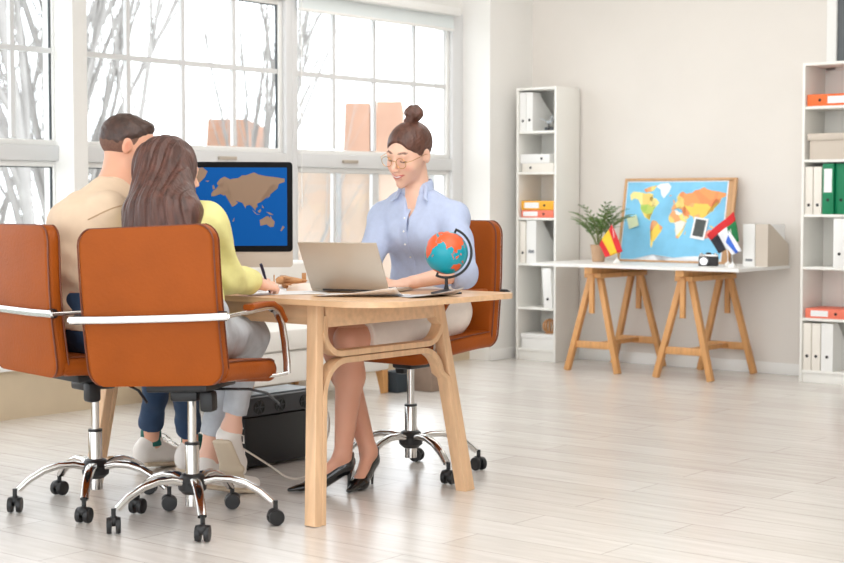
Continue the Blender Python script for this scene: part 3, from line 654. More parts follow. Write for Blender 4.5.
def chair_place(c, loc, face, label, roll=0, spin=0):
    c.location = loc; c.rotation_euler = (0, 0, face); c['label'] = label; c['group'] = 'tan leather swivel chairs around the desk'
    base = ('hub', 'base_leg', 'column_sleeve', 'gas_lift')
    for k in kids(c):
        if k.name.split('.')[0] in base: k.rotation_euler = (0, 0, spin)
        elif roll:
            k.matrix_local = Matrix.Translation((0, 0, .47)) @ Matrix.Rotation(roll, 4, 'Y') @ Matrix.Translation((0, 0, -.47))
    return c
def facing(r, f): # heading given as right/ahead of the viewpoint -> rotation of a +Y facing thing
    v = at(r, f, 0); return math.atan2(v.y, v.x)-PI/2
cb, cc = dup(ch), dup(ch)
FA, FB, FC = facing(.29, .957), facing(.77, .64), facing(-.62, -.785)
chair_place(ch, at(-.775, 5.19, 0), FA, 'tan leather swivel chair nearest the viewer, with the woman in yellow on it', math.radians(-2.6), .24)
chair_place(cb, at(-1.165, 5.49, 0), FB, 'tan leather swivel chair at the left edge, with the man in beige on it', 0, .63)
chair_place(cc, at(-.045, 6.17, 0), FC, 'tan leather swivel chair across the desk, with the woman in blue on it', 0, 1.53)
# ------------------------------------------------------------------ things on and under the desk
def tab(r, f, z=DZ): return at(r, f, z)
mo = thing('desktop_monitor', 'all-in-one computer with a blue world map on screen, on the desk behind the couple', 'monitor', tab(-.783, 6.163), facing(.10, -1)+PI+.0)
MW, z0, z1 = .268, .070, .488
MB().prism(rrect(-MW, MW, z0, z1, .014, 4), (0, .018, 0), (1, 0, 0), (0, 0, 1), (0, -.030, 0)).build('body', M['alu'], mo, ang=50)
MB().prism(rrect(-MW, MW, z0+.062, z1, .014, 4), (0, -.0121, 0), (1, 0, 0), (0, 0, 1), (0, -.003, 0)).build('bezel', mat('black_bezel', (8, 8, 10), .5, spec=.15), mo, ang=50)
sc_sea = mat('screen_sea', (4, 62, 120), .6, spec=.1, emit=1.0); sc_land = mat('screen_land', (112, 92, 76), .6, spec=.1, emit=1.0)
scr = MB().box(-MW+.022, MW-.022, -.0162, -.0152, z0+.086, z1-.022).build('screen', sc_sea, mo)
sx = .49/318; 
for poly in [[(max(a, -126), b) for a, b in NA if a > -140], [p for p in GL], SA, EA, AU]+[q for q in ISL if min(p[0] for p in q) > -126]:
    MB().prism([((a-25)*sx, z0+.222+my(b)*.00152) for a, b in poly], (0, -.0165, 0), (1, 0, 0), (0, 0, 1), (0, -.0003, 0)).build('map_land', sc_land, scr)
MB().sweep([(0, .03, .20), (0, .055, .12), (0, .07, .03), (0, .06, .006), (0, -.0, .004), (0, -.10, .004)], (1, 0, 0), .095, .004, .3).build('stand', M['alu'], mo)

# laptop
uf = Vector((.40, .917)); lp = thing('laptop', 'open silver laptop seen from behind, in front of the woman in blue', 'laptop', tab(-.262, 5.645, DZ+.003), facing(-uf.x, -uf.y))
# local: -Y is towards its user
MB().box(-.158, .158, -.212, 0, 0, .012, .004).build('base', M['alu'], lp)
kb = MB().box(-.13, .13, -.125, -.03, .0121, .0135).build('keyboard', M['black'], lp); MB().box(-.05, .05, -.2, -.14, .0121, .0127).build('touchpad', M['alu'], lp)
RL = Matrix.Translation((0, .0, .010)) @ Matrix.Rotation(-math.radians(32), 4, 'X')
lid = MB().box(-.158, .158, -.001, .005, 0, .205, .0025, R=RL).build('lid', M['alu'], lp)
MB().box(-.150, .150, -.0018, -.0012, .008, .198, R=RL).build('screen', M['blackg'], lid)
MB().tube([(-.11, .0, .008), (.11, .0, .008)], .006, 8).build('hinge', M['dgrey'], lp)

# globe
GR = .078; gc = Vector((0, 0, .148)); gb = thing('desk_globe', 'small orange and teal globe on a black stand at the right end of the desk', 'globe', tab(.088, 5.585), 0)
def inpoly(lo, la, poly):
    c = False; n = len(poly)
    for i in range(n):
        (x1, y1), (x2, y2) = poly[i], poly[(i+1) % n]
        if (y1 > la) != (y2 > la) and lo < (x2-x1)*(la-y1)/(y2-y1)+x1: c = not c
    return c
gm_ = bpy.data.meshes.new('ball'); nu, nv = 144, 72; vs = []; fs = []; mi = []
cr = Vector((CY, SY, 0)); cf = Vector((-SY, CY, 0))
tl = math.radians(23); ax = (Vector((0, 0, 1))*math.cos(tl)+cr*math.sin(tl)).normalized(); tocam = -cf
e1 = (tocam-ax*tocam.dot(ax)).normalized(); e2 = ax.cross(e1)
for j in range(nv+1):
    la = PI/2-PI*j/nv
    for i in range(nu):
        lo = 2*PI*i/nu-PI; dl = lo-math.radians(83)
        vs.append(gc+(e1*math.cos(la)*math.cos(dl)+e2*math.cos(la)*math.sin(dl)+ax*math.sin(la))*GR)
LND = [NA, GL, SA, AF, EA, AU, AN]+ISL
for j in range(nv):
    for i in range(nu):
        fs.append((j*nu+i, (j+1)*nu+i, (j+1)*nu+(i+1) % nu, j*nu+(i+1) % nu))
        lo, la = (i+.5)/nu*360-180, 90-(j+.5)/nv*180; mi.append(1 if any(inpoly(lo, la, p) for p in LND) else 0)
gm_.from_pydata(vs, [], fs); gm_.materials.append(M['gteal']); gm_.materials.append(M['gor'])
for p, k in zip(gm_.polygons, mi): p.material_index = k; p.use_smooth = True
go = bpy.data.objects.new('ball', gm_); C.objects.link(go); go.parent = gb
pts = []
side = (cr-ax*cr.dot(ax)).normalized()
for k in range(25):
    a = math.radians(88-176*k/24); pts.append(gc+(ax*math.sin(a)+side*math.cos(a))*(GR+.012))
MB().sweep(pts, ax.cross(side), .008, .0045, .5).build('meridian_arm', M['black'], gb)
MB().tube([gc+ax*(GR-.002), gc+ax*(GR+.016)], .004, 8).build('pivot', M['black'], gb)
MB().tube([gc-ax*(GR-.002), gc-ax*(GR+.016)], .004, 8).build('pivot', M['black'], gb)
MB().lathe([(.056, 0), (.056, .005), (.035, .010), (.010, .016), (.006, .03), (.006, .062)], n=28).build('stand', M['black'], gb)
# papers
def paper(label, r, f, w, d, rz, m='paper', curl=0, z=0, name='paper_sheet'):
    def fn(u, v): return Vector(((u-.5)*w, (v-.5)*d, .0006+curl*max(0, (1-v)*.8-.45+(u-.5)*.4)**2))
    o = MB().grid(fn, 14, 10).build(name, M[m], solid=.0006); o.location = tab(r, f, DZ+.0005+z); o.rotation_euler = (0, 0, rz); return tag(o, label, 'paper')
paper('white sheet of paper lying under the front edge of the laptop', -.21, 5.47, .30, .21, YAW-.25, curl=.12)
paper('grey printed leaflet lying at the foot of the globe', .02, 5.43, .21, .15, YAW+.5, 'greyp', curl=.1, z=.0012, name='leaflet')
paper('white sheet of paper under the writing hand of the woman in yellow', -.50, 5.62, .30, .21, YAW+.3)
paper('white sheet of paper on the desk below the screen', -.62, 5.86, .21, .29, YAW+.1)
# toy plane
tp = thing('wooden_toy_plane', 'little wooden toy aeroplane on the desk beside the laptop', 'toy plane', tab(-.505, 5.93), YAW+.25)
MB().tube([(-.055, 0, .028), (-.045, 0, .03), (-.01, 0, .031), (.03, 0, .028), (.062, 0, .027)], [.008, .015, .016, .011, .006], 12).build('fuselage', M['cork'], tp)
MB().box(-.028, -.004, -.075, .075, .040, .046, .002).build('wing', M['cork'], tp); MB().box(-.028, -.004, -.06, .06, .014, .02, .002).build('wing', M['cork'], tp)
MB().box(.045, .062, -.028, .028, .028, .032, .001).build('tailplane', M['cork'], tp); MB().box(.045, .062, -.002, .002, .03, .058, .001).build('tail_fin', M['cork'], tp)
MB().box(-.064, -.060, -.004, .004, .006, .052, .001).build('propeller', M['cork'], tp)
for s in (-1, 1): MB().lathe([(.009, -.003), (.009, .003)], (-.02, s*.02, .009), 14, Matrix.Rotation(PI/2, 3, 'X')).build('wheel', M['cork'], tp)
# pen
pn = thing('pen', 'dark blue pen held by the woman in yellow', 'pen', (0, 0, 0)); PA, PBn = at(-.545, 5.555, .760), at(-.572, 5.495, .868); pn.location = PA
dv = PBn-PA
MB().tube([dv*.03, dv*.1, dv*.62], [.0015, .0042, .0045], 10).build('barrel', M['navy'], pn); MB().tube([dv*.62, dv], .0052, 10).build('cap', M['navy'], pn)
MB().bar(dv*.7+Vector((.006, 0, 0)), dv*.98+Vector((.006, 0, 0)), .003, .002).build('clip', M['navy'], pn)

# power station on the floor
pw = thing('power_station', 'black box with round fans standing on the floor under the desk', 'power station', (-4.62, 4.60, 0))
MB().box(-.045, .155, -.23, .24, .012, .215, .012).build('body', M['black'], pw); MB().box(-.045, .155, -.23, .24, .215, .295, .012).build('upper_housing', M['dgrey'], pw)
MB().box(-.025, .13, -.19, .20, .294, .302, .004).build('top_plate', mat('grey_top_plate', (120, 130, 138), .35), pw)
for k, yy in enumerate((-.15, -.03, .12)):
    fn = MB().lathe([(.030, 0), (.030, .004), (.026, .004), (.026, .001)], (.155, yy, .252), 22, Matrix.Rotation(PI/2, 3, 'Y')).build('fan_grille', M['black'], pw)
    sb = MB()
    for q in range(6):
        a = q*PI/3; sb.bar((.158, yy, .252), (.158, yy+.026*math.cos(a), .252+.026*math.sin(a)), .004, .003, (1, 0, 0))
    sb.build('fan_blades', M['dgrey'], fn)
for k, zz in enumerate((.06, .12, .17)): MB().lathe([(.014, 0), (.014, .003)], (.02+.03*(k % 2), -.23, zz), 16, Matrix.Rotation(PI/2, 3, 'X')).build('socket', M['dgrey'], pw)
for sx_ in (-.02, .12):
    for sy_ in (-.2, .21): MB().lathe([(.015, 0), (.012, .014)], (sx_, sy_, 0), 12).build('foot', M['black'], pw)
cpts = [at(-.80, 5.72, .25), at(-.74, 5.74, .21), at(-.66, 5.80, .15), at(-.58, 5.88, .08), at(-.52, 5.92, .03), at(-.47, 5.95, .02), at(-.42, 5.98, .05), at(-.38, 6.05, .14), at(-.37, 6.14, .22), at(-.405, 6.25, .29)]
def spline(pts, n=8):
    out = []
    for i in range(len(pts)-1):
        p0, p1, p2, p3 = pts[max(i-1, 0)], pts[i], pts[i+1], pts[min(i+2, len(pts)-1)]
        for k in range(n):
            t = k/n; out.append(.5*((2*p1)+(p2-p0)*t+(2*p0-5*p1+4*p2-p3)*t*t+(3*p1-p0-3*p2+p3)*t**3))
    return out+[pts[-1]]
tag(MB().tube(spline(cpts), .0038, 8).build('power_cable', M['cable']), 'white cable hanging in a loop before the black box under the desk', 'cable')

# ------------------------------------------------------------------ people: smooth-union distance fields meshed with surface nets
A32 = lambda v: np.array(v, dtype=np.float32)
def nrm(v): v = np.array(v, float); return v/np.linalg.norm(v)
def w3(r, f, h): v = at(r, f, h); return np.array([v.x, v.y, v.z])
def wdir(r, f, h): v = at(r, f, 0); return nrm([v.x, v.y, h])
class Pr:
    def __init__(s, f, lo, hi): s.f = f; s.lo = np.array(lo); s.hi = np.array(hi)
def bbx(pts, r): pts = np.array(pts); return pts.min(0)-r, pts.max(0)+r
def rc(a, b, ra, rb):
    a, b = A32(a), A32(b); ba = b-a; bb = max(float(ba@ba), 1e-9)
    def f(P): t = np.clip((P-a)@ba/bb, 0, 1); return np.linalg.norm(P-a-t[:, None]*ba, axis=1)-(ra+(rb-ra)*t)
    return Pr(f, *bbx([a, b], max(ra, rb)))
def ec(a, b, u, wa, da, wb, db):
    a, b = A32(a), A32(b); ba = b-a; bb = max(float(ba@ba), 1e-9); u = A32(nrm(u))
    def f(P):
        t = np.clip((P-a)@ba/bb, 0, 1); q = P-a-t[:, None]*ba; w = wa+(wb-wa)*t; d = da+(db-da)*t
        x = q@u; r2 = np.maximum((q*q).sum(1)-x*x, 0); k = np.sqrt((x/w)**2+r2/(d*d)); g = np.sqrt((x/w**2)**2+r2/d**4)
        return np.where(k < .3, (k-1)*np.minimum(w, d), k*(k-1)/np.maximum(g, 1e-6))
    return Pr(f, *bbx([a, b], max(wa, da, wb, db)))
def el(c, R, r):
    c, R, r = A32(c), A32(R), A32(r)
    def f(P):
        q = (P-c)@R; k = np.linalg.norm(q/r, axis=1); g = np.linalg.norm(q/(r*r), axis=1)
        return np.where(k < .3, (k-1)*float(r.min()), k*(k-1)/np.maximum(g, 1e-6))
    return Pr(f, c-r.max(), c+r.max())
def hs(p, n):  # half space: negative on the side away from n
    p, n = A32(p), A32(nrm(n))
    return Pr(lambda P: (P-p)@n, [9]*3, [-9]*3)
def smin(a, b, k):
    if k <= 0: return np.minimum(a, b)
    h = np.maximum(k-np.abs(a-b), 0)/k; return np.minimum(a, b)-h*h*k*.25
def field(ops, warp=None):
    def F(P):
        P = P.astype(np.float32); d = None
        for op, k, p in ops:
            v = p(P) if not isinstance(p, Pr) else p.f(P)
            if d is None: d = v
            elif op == 'u': d = smin(d, v, k)
            elif op == 's': d = -smin(-d, v, k)
            elif op == 'i': d = -smin(-d, -v, k)
        return d+warp(P) if warp is not None else d
    ad = [p for op, k, p in ops if op == 'u' and isinstance(p, Pr)]
    return F, np.min([p.lo for p in ad], 0)-.03, np.max([p.hi for p in ad], 0)+.03
def sub(ops):  # nest a group as one primitive
    F, lo, hi = field(ops); return Pr(F, lo+.03, hi-.03)
def nets(F, lo, hi, h):
    B = 4; nb = np.ceil((hi-lo)/(h*B)).astype(int)+1
    g = [np.arange(n) for n in nb]; I = np.stack(np.meshgrid(*g, indexing='ij'), -1).reshape(-1, 3)
    def ev(P): return np.concatenate([F(P[i:i+400000]) for i in range(0, len(P), 400000)])
    v = ev((lo+(I*B+1.5)*h).astype(np.float32)); near = np.abs(v) < 3.5*h*2+.008
    vol = np.repeat(v[:, None], B**3, 1).astype(np.float32)
    q = np.stack(np.meshgrid(*[np.arange(B)]*3, indexing='ij'), -1).reshape(-1, 3)
    nI = I[near]; out = np.empty((len(nI), B**3), np.float32)
    for s in range(0, len(nI), 6000):
        fine = (lo+(nI[s:s+6000, None]*B+q[None])*h).reshape(-1, 3).astype(np.float32); out[s:s+6000] = F(fine).reshape(-1, B**3)
    vol[near] = out
    vol = vol.reshape(*nb, B, B, B).transpose(0, 3, 1, 4, 2, 5).reshape(*(nb*B))
    S = vol < 0; c = np.zeros(np.array(S.shape)-1, np.int8)
    sl = lambda d, n: slice(d, n-1+d)
    for d in np.ndindex(2, 2, 2): c += S[tuple(sl(a, n) for a, n in zip(d, S.shape))]
    act = (c > 0) & (c < 8); ids = np.argwhere(act); idm = np.full(act.shape, -1, np.int32); idm[act] = np.arange(len(ids))
    acc = np.zeros((len(ids), 3)); cnt = np.zeros(len(ids))
    for ax_ in range(3):
        o = [k for k in range(3) if k != ax_]
        for d0 in (0, 1):
            for d1 in (0, 1):
                a = np.zeros(3, int); a[o[0]] = d0; a[o[1]] = d1; b = a.copy(); b[ax_] = 1
                va = vol[tuple((ids+a).T)]; vb = vol[tuple((ids+b).T)]; m = (va < 0) != (vb < 0)
                t = np.where(m, va/np.where(m, va-vb, 1), 0); pt = a+np.outer(t, (b-a)); acc[m] += pt[m]; cnt[m] += 1
    V = lo+(ids+acc/cnt[:, None])*h; Q = []
    for ax_ in range(3):
        o1, o2 = (ax_+1) % 3, (ax_+2) % 3; s0 = [slice(1, -1)]*3; s0[ax_] = slice(0, -1); s1 = list(s0); s1[ax_] = slice(1, None)
        a, b = S[tuple(s0)], S[tuple(s1)]; e = np.argwhere(a != b); off = np.array([1, 1, 1]); off[ax_] = 0; e = e+off
        fl = S[tuple(e.T)]; u = np.zeros(3, int); u[o1] = 1; w = np.zeros(3, int); w[o2] = 1
        def I_(x): return idm[tuple(x.T)]
        ok = np.all(e < np.array(act.shape), 1); e = e[ok]; fl = fl[ok]
        qd = np.stack([I_(e-u-w), I_(e-w), I_(e), I_(e-u)], 1); qd[~fl] = qd[~fl][:, ::-1]; Q.append(qd)
    Q = np.concatenate(Q); Q = Q[(Q >= 0).all(1)]
    return V, Q
def mesh_obj(name, V, Q, m, root, colf=None, smooth=0):
    if smooth:
        for _ in range(smooth):
            acc = np.zeros_like(V); n = np.zeros(len(V))
            for a, b in ((0, 1), (1, 2), (2, 3), (3, 0)):
                np.add.at(acc, Q[:, a], V[Q[:, b]]); np.add.at(acc, Q[:, b], V[Q[:, a]]); np.add.at(n, Q[:, a], 1); np.add.at(n, Q[:, b], 1)
            V = V*.5+acc/np.maximum(n, 1)[:, None]*.5
    me = bpy.data.meshes.new(name); L = np.array(root.location); q_ = root.parent
    while q_: L = L+np.array(q_.location); q_ = q_.parent
    me.vertices.add(len(V)); me.vertices.foreach_set('co', (V-L).astype(np.float32).ravel())
    me.loops.add(Q.size); me.loops.foreach_set('vertex_index', Q.astype(np.int32).ravel())
    me.polygons.add(len(Q)); me.polygons.foreach_set('loop_start', np.arange(0, Q.size, 4, dtype=np.int32))
    me.update(calc_edges=True); me.polygons.foreach_set('use_smooth', np.ones(len(Q), bool))
    if colf:
        at_ = me.color_attributes.new('tint', 'FLOAT_COLOR', 'POINT'); c = np.ones((len(V), 4), np.float32); c[:, :3] = colf(V)
        at_.data.foreach_set('color', c.ravel())
    me.materials.append(m); o = bpy.data.objects.new(name, me); C.objects.link(o); o.parent = root
    return o
def sdf(name, ops, m, root, h=.006, warp=None, colf=None, smooth=0):
    F, lo, hi = field(ops, warp); V, Q = nets(F, lo, hi, h); return mesh_obj(name, V, Q, m, root, colf, smooth)
def folds(amp, sc, dirs):
    D = [A32(nrm(d)) for d in dirs]
    def w(P):
        s = 0
        for i, d in enumerate(D):
            ph = np.sin(P[:, 0]*sc*.31+i*2.1)*1.7+np.sin(P[:, 1]*sc*.27+i)*1.5+np.sin(P[:, 2]*sc*.23+i*3)*1.3
            s = s+np.sin(P@d*sc*(1+.23*i)+ph)
        return (amp/len(D)*s).astype(np.float32)
    return w
def hand(wr, d, side, nrm_, curl=.5, spread=.2, s=1.0, thumb=1.0):
    # wr wrist, d direction of the fingers, side towards the thumb, nrm_ back of the hand
    wr = np.array(wr); d = nrm(d); side = nrm(np.array(side)-d*np.dot(side, d)); n = nrm(np.cross(side, d)); n = n if np.dot(n, nrm_) > 0 else -n
    ops = [('u', .012, ec(wr, wr+d*.03*s, side, .027*s, .020*s, .034*s, .016*s)), ('u', .012, ec(wr+d*.03*s, wr+d*.078*s, side, .034*s, .015*s, .037*s, .0125*s))]
    for k, (off, L) in enumerate(((.029, .072), (.0095, .08), (-.010, .074), (-.028, .058))):
        p = wr+d*(.082-.004*abs(k-1))*s+side*off*s; dd = nrm(d+side*off*spread*6); a = curl*.55
        for j, fr_ in enumerate((.45, .31, .24)):
            q = p+dd*L*fr_*s; r0 = (.0088-.001*j)*s; ops.append(('u', .004, rc(p, q, r0, r0-.0008*s))); p = q
            a = curl*(.9 if j == 0 else .7); dd = nrm(dd*math.cos(a)-n*math.sin(a))
    p = wr+d*.022*s+side*.026*s; dd = nrm(d*.72+side*.62-n*.28*thumb)
    for L, r0 in ((.04, .012), (.032, .0098), (.026, .0085)):
        q = p+dd*L*s; ops.append(('u', .007, rc(p, q, r0*s, (r0-.0012)*s))); p = q; dd = nrm(dd+d*.35-n*.2*thumb)
    return ops
def head(o, R, s=1., fem=True, mouth=0):
    T = lambda x, y, z: np.array(o)+R@(np.array([x, y, z])*s)
    E = lambda c, r: el(T(*c), R, np.array(r)*s)
    ops = [('u', .03, E((0, -.018, .035), (.073, .092, .083))), ('u', .03, E((0, .026, .0), (.063, .064, .082))), ('u', .035, E((0, .034, -.060), (.046 if fem else .052, .050, .044))),
           ('u', .022, E((0, .072, -.096), (.017 if fem else .022, .015, .014)))]
    for x in (-1, 1):
        ops += [('u', .022, E((x*.038, .056, -.022), (.021, .021, .022))), ('s', .012, E((x*.031, .104, .014), (.017, .016, .012))), ('u', .004, E((x*.031, .074, .012), (.0145, .0145, .0125)))]
    ops += [('u', .014, ec(T(-.034, .078, .032), T(.034, .078, .032), R[:, 2], .010*s, .011*s, .010*s, .011*s)), ('u', .012, rc(T(0, .086, .02), T(0, .112, -.020), .0065*s, .0098*s))]
    for x in (-1, 1): ops.append(('u', .007, E((x*.0105, .102, -.025), (.007, .008, .006))))
    ops += [('u', .006, E((0, .093, -.049), (.021, .009, .0052))), ('u', .006, E((0, .091, -.060), (.018, .0095, .006)))]
    for x in (-1, 1):
        th = x*.25; RR = R@np.array([[math.cos(th), -math.sin(th), 0], [math.sin(th), math.cos(th), 0], [0, 0, 1]])
        ops += [('u', .006, el(T(x*.075, -.014, .002), RR, np.array((.008, .018, .031))*s)), ('s', .003, el(T(x*.084, -.008, .005), RR, np.array((.006, .009, .016))*s))]
    return ops, T, E
def frame(f, u=(0, 0, 1), roll=0):
    f = nrm(f); r = nrm(np.cross(f, u)); u = np.cross(r, f); R = np.stack([r, f, u], 1)
    if roll: c, s_ = math.cos(roll), math.sin(roll); R = R@np.array([[c, 0, s_], [0, 1, 0], [-s_, 0, c]])
    return R
def mixc(base, q, spots):
    c = np.tile(np.array(lin(base)), (len(q), 1))
    for cen, rad, col, soft, a in spots:
        d = np.linalg.norm((q-np.array(cen))/np.array(rad), axis=1); w = np.clip((1-d)/soft, 0, 1)[:, None]*a; c = c*(1-w)+np.array(lin(col))*w
    return c
skin_m = mat('skin', (230, 178, 150), .5, vcol=True)
skin_m.node_tree.nodes['Principled BSDF'].inputs['Subsurface Weight'].default_value = .08
skin_m.node_tree.nodes['Principled BSDF'].inputs['Subsurface Scale'].default_value = .02
def hairmat(name, rgb, stretch):
    m = mat(name, rgb, .42, noise=.45, nscale=9, stretch=stretch, bump=.35, bscale=14); return m

def torso(J, off=0, dims=None):
    # J: pelvis, waist, chest, neck, u0 (hip axis), u1 (shoulder axis), shoulders sl, sr ; dims hip, waist, chest half widths/depths
    hw, hd, ww, wd_, cw, cd = [v+off for v in dims]
    return [('u', .04, ec(J['pelvis'], J['waist'], J['u0'], hw, hd, ww, wd_)), ('u', .05, ec(J['waist'], J['chest'], J['u1'], ww, wd_, cw, cd)),
            ('u', .05, ec(J['chest'], J['chest']*.35+J['neck']*.65, J['u1'], cw, cd, cw*.62, cd*.62)),
            ('u', .05, rc(J['neck']*.5+J['sr']*.5-[0, 0, .02], J['sr'], .05+off, .047+off)), ('u', .05, rc(J['neck']*.5+J['sl']*.5-[0, 0, .02], J['sl'], .05+off, .047+off))]
def arm(J, k, off=0, fore=True, ru=.043, re=.034, rw=.024, k0=.035):
    s, e, w = J['s'+k], J['e'+k], J['w'+k]; o = [('u', k0, rc(s, e, ru+off, re+off))]
    if fore: m = e*.7+w*.3; o += [('u', .015, rc(e, m, re+off, re*.98+off)), ('u', .015, rc(m, w, re*.98+off, rw+off))]
    return o
def leg(J, k, off=0, shank=True, rt=.085, rk=.055, ra=.034, rcalf=.052):
    h, n, a = J['h'+k], J['k'+k], J['a'+k]; o = [('u', .05, rc(h, n, rt+off, rk+off))]
    if shank:
        m = n*.68+a*.32; back = nrm(np.cross(np.cross(n-a, h-n), n-a)) if np.linalg.norm(np.cross(n-a, h-n)) > 1e-4 else np.zeros(3)
        o += [('u', .02, rc(n, m+back*.012, rk*.93+off, rcalf+off)), ('u', .03, rc(m+back*.012, a, rcalf+off, ra+off))]
    return o
def foot(a, heel, ball, toe, s=1., flat=.6):
    return [('u', .015, rc(a, heel, .034*s, .028*s)), ('u', .03, rc(a, ball, .03*s, .024*s)), ('u', .02, rc(heel, ball, .027*s, .022*s)), ('u', .02, rc(ball, toe, .026*s, .012*s))]
def person(label, base): return thing('person', label, 'person', base)

# ============ woman in blue
P = {}
P['pelvis'] = w3(.02, 6.215, .665); P['waist'] = w3(.015, 6.19, .83); P['chest'] = w3(-.005, 6.12, .985); P['neck'] = w3(-.018, 6.085, 1.125)
P['u0'] = wdir(-.78, .62, 0); P['u1'] = wdir(-.90, .43, 0)
P['sr'] = w3(-.148, 6.165, 1.028); P['sl'] = w3(.122, 6.02, 1.028)
P['er'] = w3(-.215, 6.01, .83); P['wr'] = w3(-.175, 5.86, .795); P['el'] = w3(.155, 5.86, .825); P['wl'] = w3(-.035, 5.785, .788)
P['hr'] = P['pelvis']+P['u0']*.085-[0, 0, .02]; P['hl'] = P['pelvis']-P['u0']*.085-[0, 0, .02]
P['kr'] = w3(-.352, 5.93, .576); P['kl'] = w3(-.272, 5.79, .575)
P['ar'] = w3(-.205, 5.895, .135); P['al'] = w3(-.298, 5.79, .135)
HC_ = w3(-.052, 6.035, 1.268); fdir = wdir(-.56, -.80, -.38); HR = frame(fdir, roll=-.13)
hops, T, E = head(HC_, HR, 1.0)
dimsC = (.165, .112, .118, .088, .135, .098)
rC = person('smiling woman in a light blue shirt and white skirt, glasses and a hair bun', at(.02, 6.2, 0))
body = hops+[('u', .02, rc(T(0, -.03, -.055), P['neck'], .047, .050))]+torso(P, 0, dimsC)+arm(P, 'r')+arm(P, 'l')
body += leg(P, 'r', 0, rt=.082, rk=.058, ra=.032, rcalf=.054)+leg(P, 'l', 0, rt=.082, rk=.058, ra=.032, rcalf=.054)
fl = dict(heel=w3(-.290, 5.80, .105), ball=w3(-.405, 5.775, .028), toe=w3(-.47, 5.765, .016)); fr_ = dict(heel=w3(-.197, 5.915, .105), ball=w3(-.235, 5.82, .028), toe=w3(-.262, 5.765, .016))
body += [('u', .02, p) for _, _, p in foot(P['al'], fl['heel'], fl['ball'], fl['toe'], .85)]+[('u', .02, p) for _, _, p in foot(P['ar'], fr_['heel'], fr_['ball'], fr_['toe'], .85)]
hC = sub(hand(P['wl'], wdir(-.93, -.30, -.10), wdir(-.3, .9, .2), (0, 0, 1), .5)); hC2 = sub(hand(P['wr'], wdir(.25, -.95, -.12), wdir(.9, .2, .1), (0, 0, 1), .5))
body += [('u', .012, hC), ('u', .012, hC2)]
hcA = HC_
def colC(V):
    q = (V-hcA)@HR
    br = [((s*(.030+dx), .09, .040+dz), (.010, .03, .0042), (84, 54, 44), .5, .85) for s in (-1, 1) for dx, dz in ((-.011, -.001), (-.003, .002), (.006, .003), (.014, .0))]
    lash = [((s*(.031+dx), .088, .0065+dz), (.0065, .02, .0030), (52, 34, 30), .5, .9) for s in (-1, 1) for dx, dz in ((-.009, .001), (-.003, -.0012), (.003, -.0012), (.009, .0015))]
    lid_ = [((s*.031, .088, .014), (.016, .02, .009), (200, 140, 118), 1, .5) for s in (-1, 1)]
    lips = [((dx, .1, -.0555+abs(dx)*.28), (.010, .03, .0105-abs(dx)*.2), (200, 92, 88), .4, .95) for dx in (-.024, -.016, -.008, 0, .008, .016, .024)]+[((dx, .105, -.0545+abs(dx)*.28), (.007, .03, .0042-abs(dx)*.08), (252, 246, 242), .4, 1) for dx in (-.013, -.006, 0, .006, .013)]
    ch_ = [((s*.042, .07, -.022), (.024, .03, .02), (234, 150, 130), 1, .55) for s in (-1, 1)]+[((0, .115, -.02), (.014, .02, .012), (232, 156, 136), 1, .5)]
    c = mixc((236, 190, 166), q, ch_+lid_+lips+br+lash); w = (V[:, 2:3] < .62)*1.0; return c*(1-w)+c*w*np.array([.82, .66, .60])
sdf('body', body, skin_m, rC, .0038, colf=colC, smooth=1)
# hair
hcap = [('u', 0, E((0, -.018, .041), (.081, .104, .088))), ('i', .008, Pr(lambda P_: ((P_-A32(hcA))@A32(HR))@A32((0, .72, -.69))-.012, [9]*3, [-9]*3)), ('s', .014, E((0, .125, .035), (.060, .072, .062))), ('s', .006, E((.08, -.010, -.004), (.022, .022, .034))), ('s', .006, E((-.08, -.010, -.004), (.022, .022, .034)))]
def strands(o, R, amp, n, ctr):
    o, R, c = A32(o), A32(R), A32(ctr)
    def w(P_):
        q = (P_-o)@R-c; a = np.arctan2(q[:, 0], q[:, 2]+.25*q[:, 1]); return (amp*np.sin(a*n+8*q[:, 1]+np.sin(q[:, 1]*60)*.6)).astype(np.float32)
    return w
hair_m = hairmat('brown_hair', (92, 58, 46), (6, 6, 2))
hC_o = sdf('hair', hcap, hair_m, rC, .0035, warp=strands(hcA, HR, .0008, 34, (0, -.06, .10)), smooth=1)
sdf('bun', [('u', 0, E((0, -.066, .150), (.037, .036, .032))), ('u', .01, E((.008, -.05, .126), (.026, .026, .018)))], hair_m, hC_o, .003, warp=folds(.004, 170, [(1, .3, .8), (.3, 1, -.6), (-.7, .4, .7)]))
# glasses
gl_ = MB(); gpar = None
for s in (-1, 1):
    gl_.tube([Vector(T(s*.033+.0225*math.cos(t*PI/14), .104-.10*abs(.033+.0225*math.cos(t*PI/14)*s*s-.0)*.12, .008+.0205*math.sin(t*PI/14))) for t in range(28)], .0012, 6, True)
    gl_.tube([Vector(T(s*.0555, .102, .014)), Vector(T(s*.072, .085, .016)), Vector(T(s*.080, .0, .014)), Vector(T(s*.079, -.025, .004))], .0011, 6)
gl_.tube([Vector(T(-.011, .104, .012)), Vector(T(0, .108, .016)), Vector(T(.011, .104, .012))], .0012, 6)
gob = gl_.build('eyeglasses', M['gold'], rC); gob.location = -rC.location
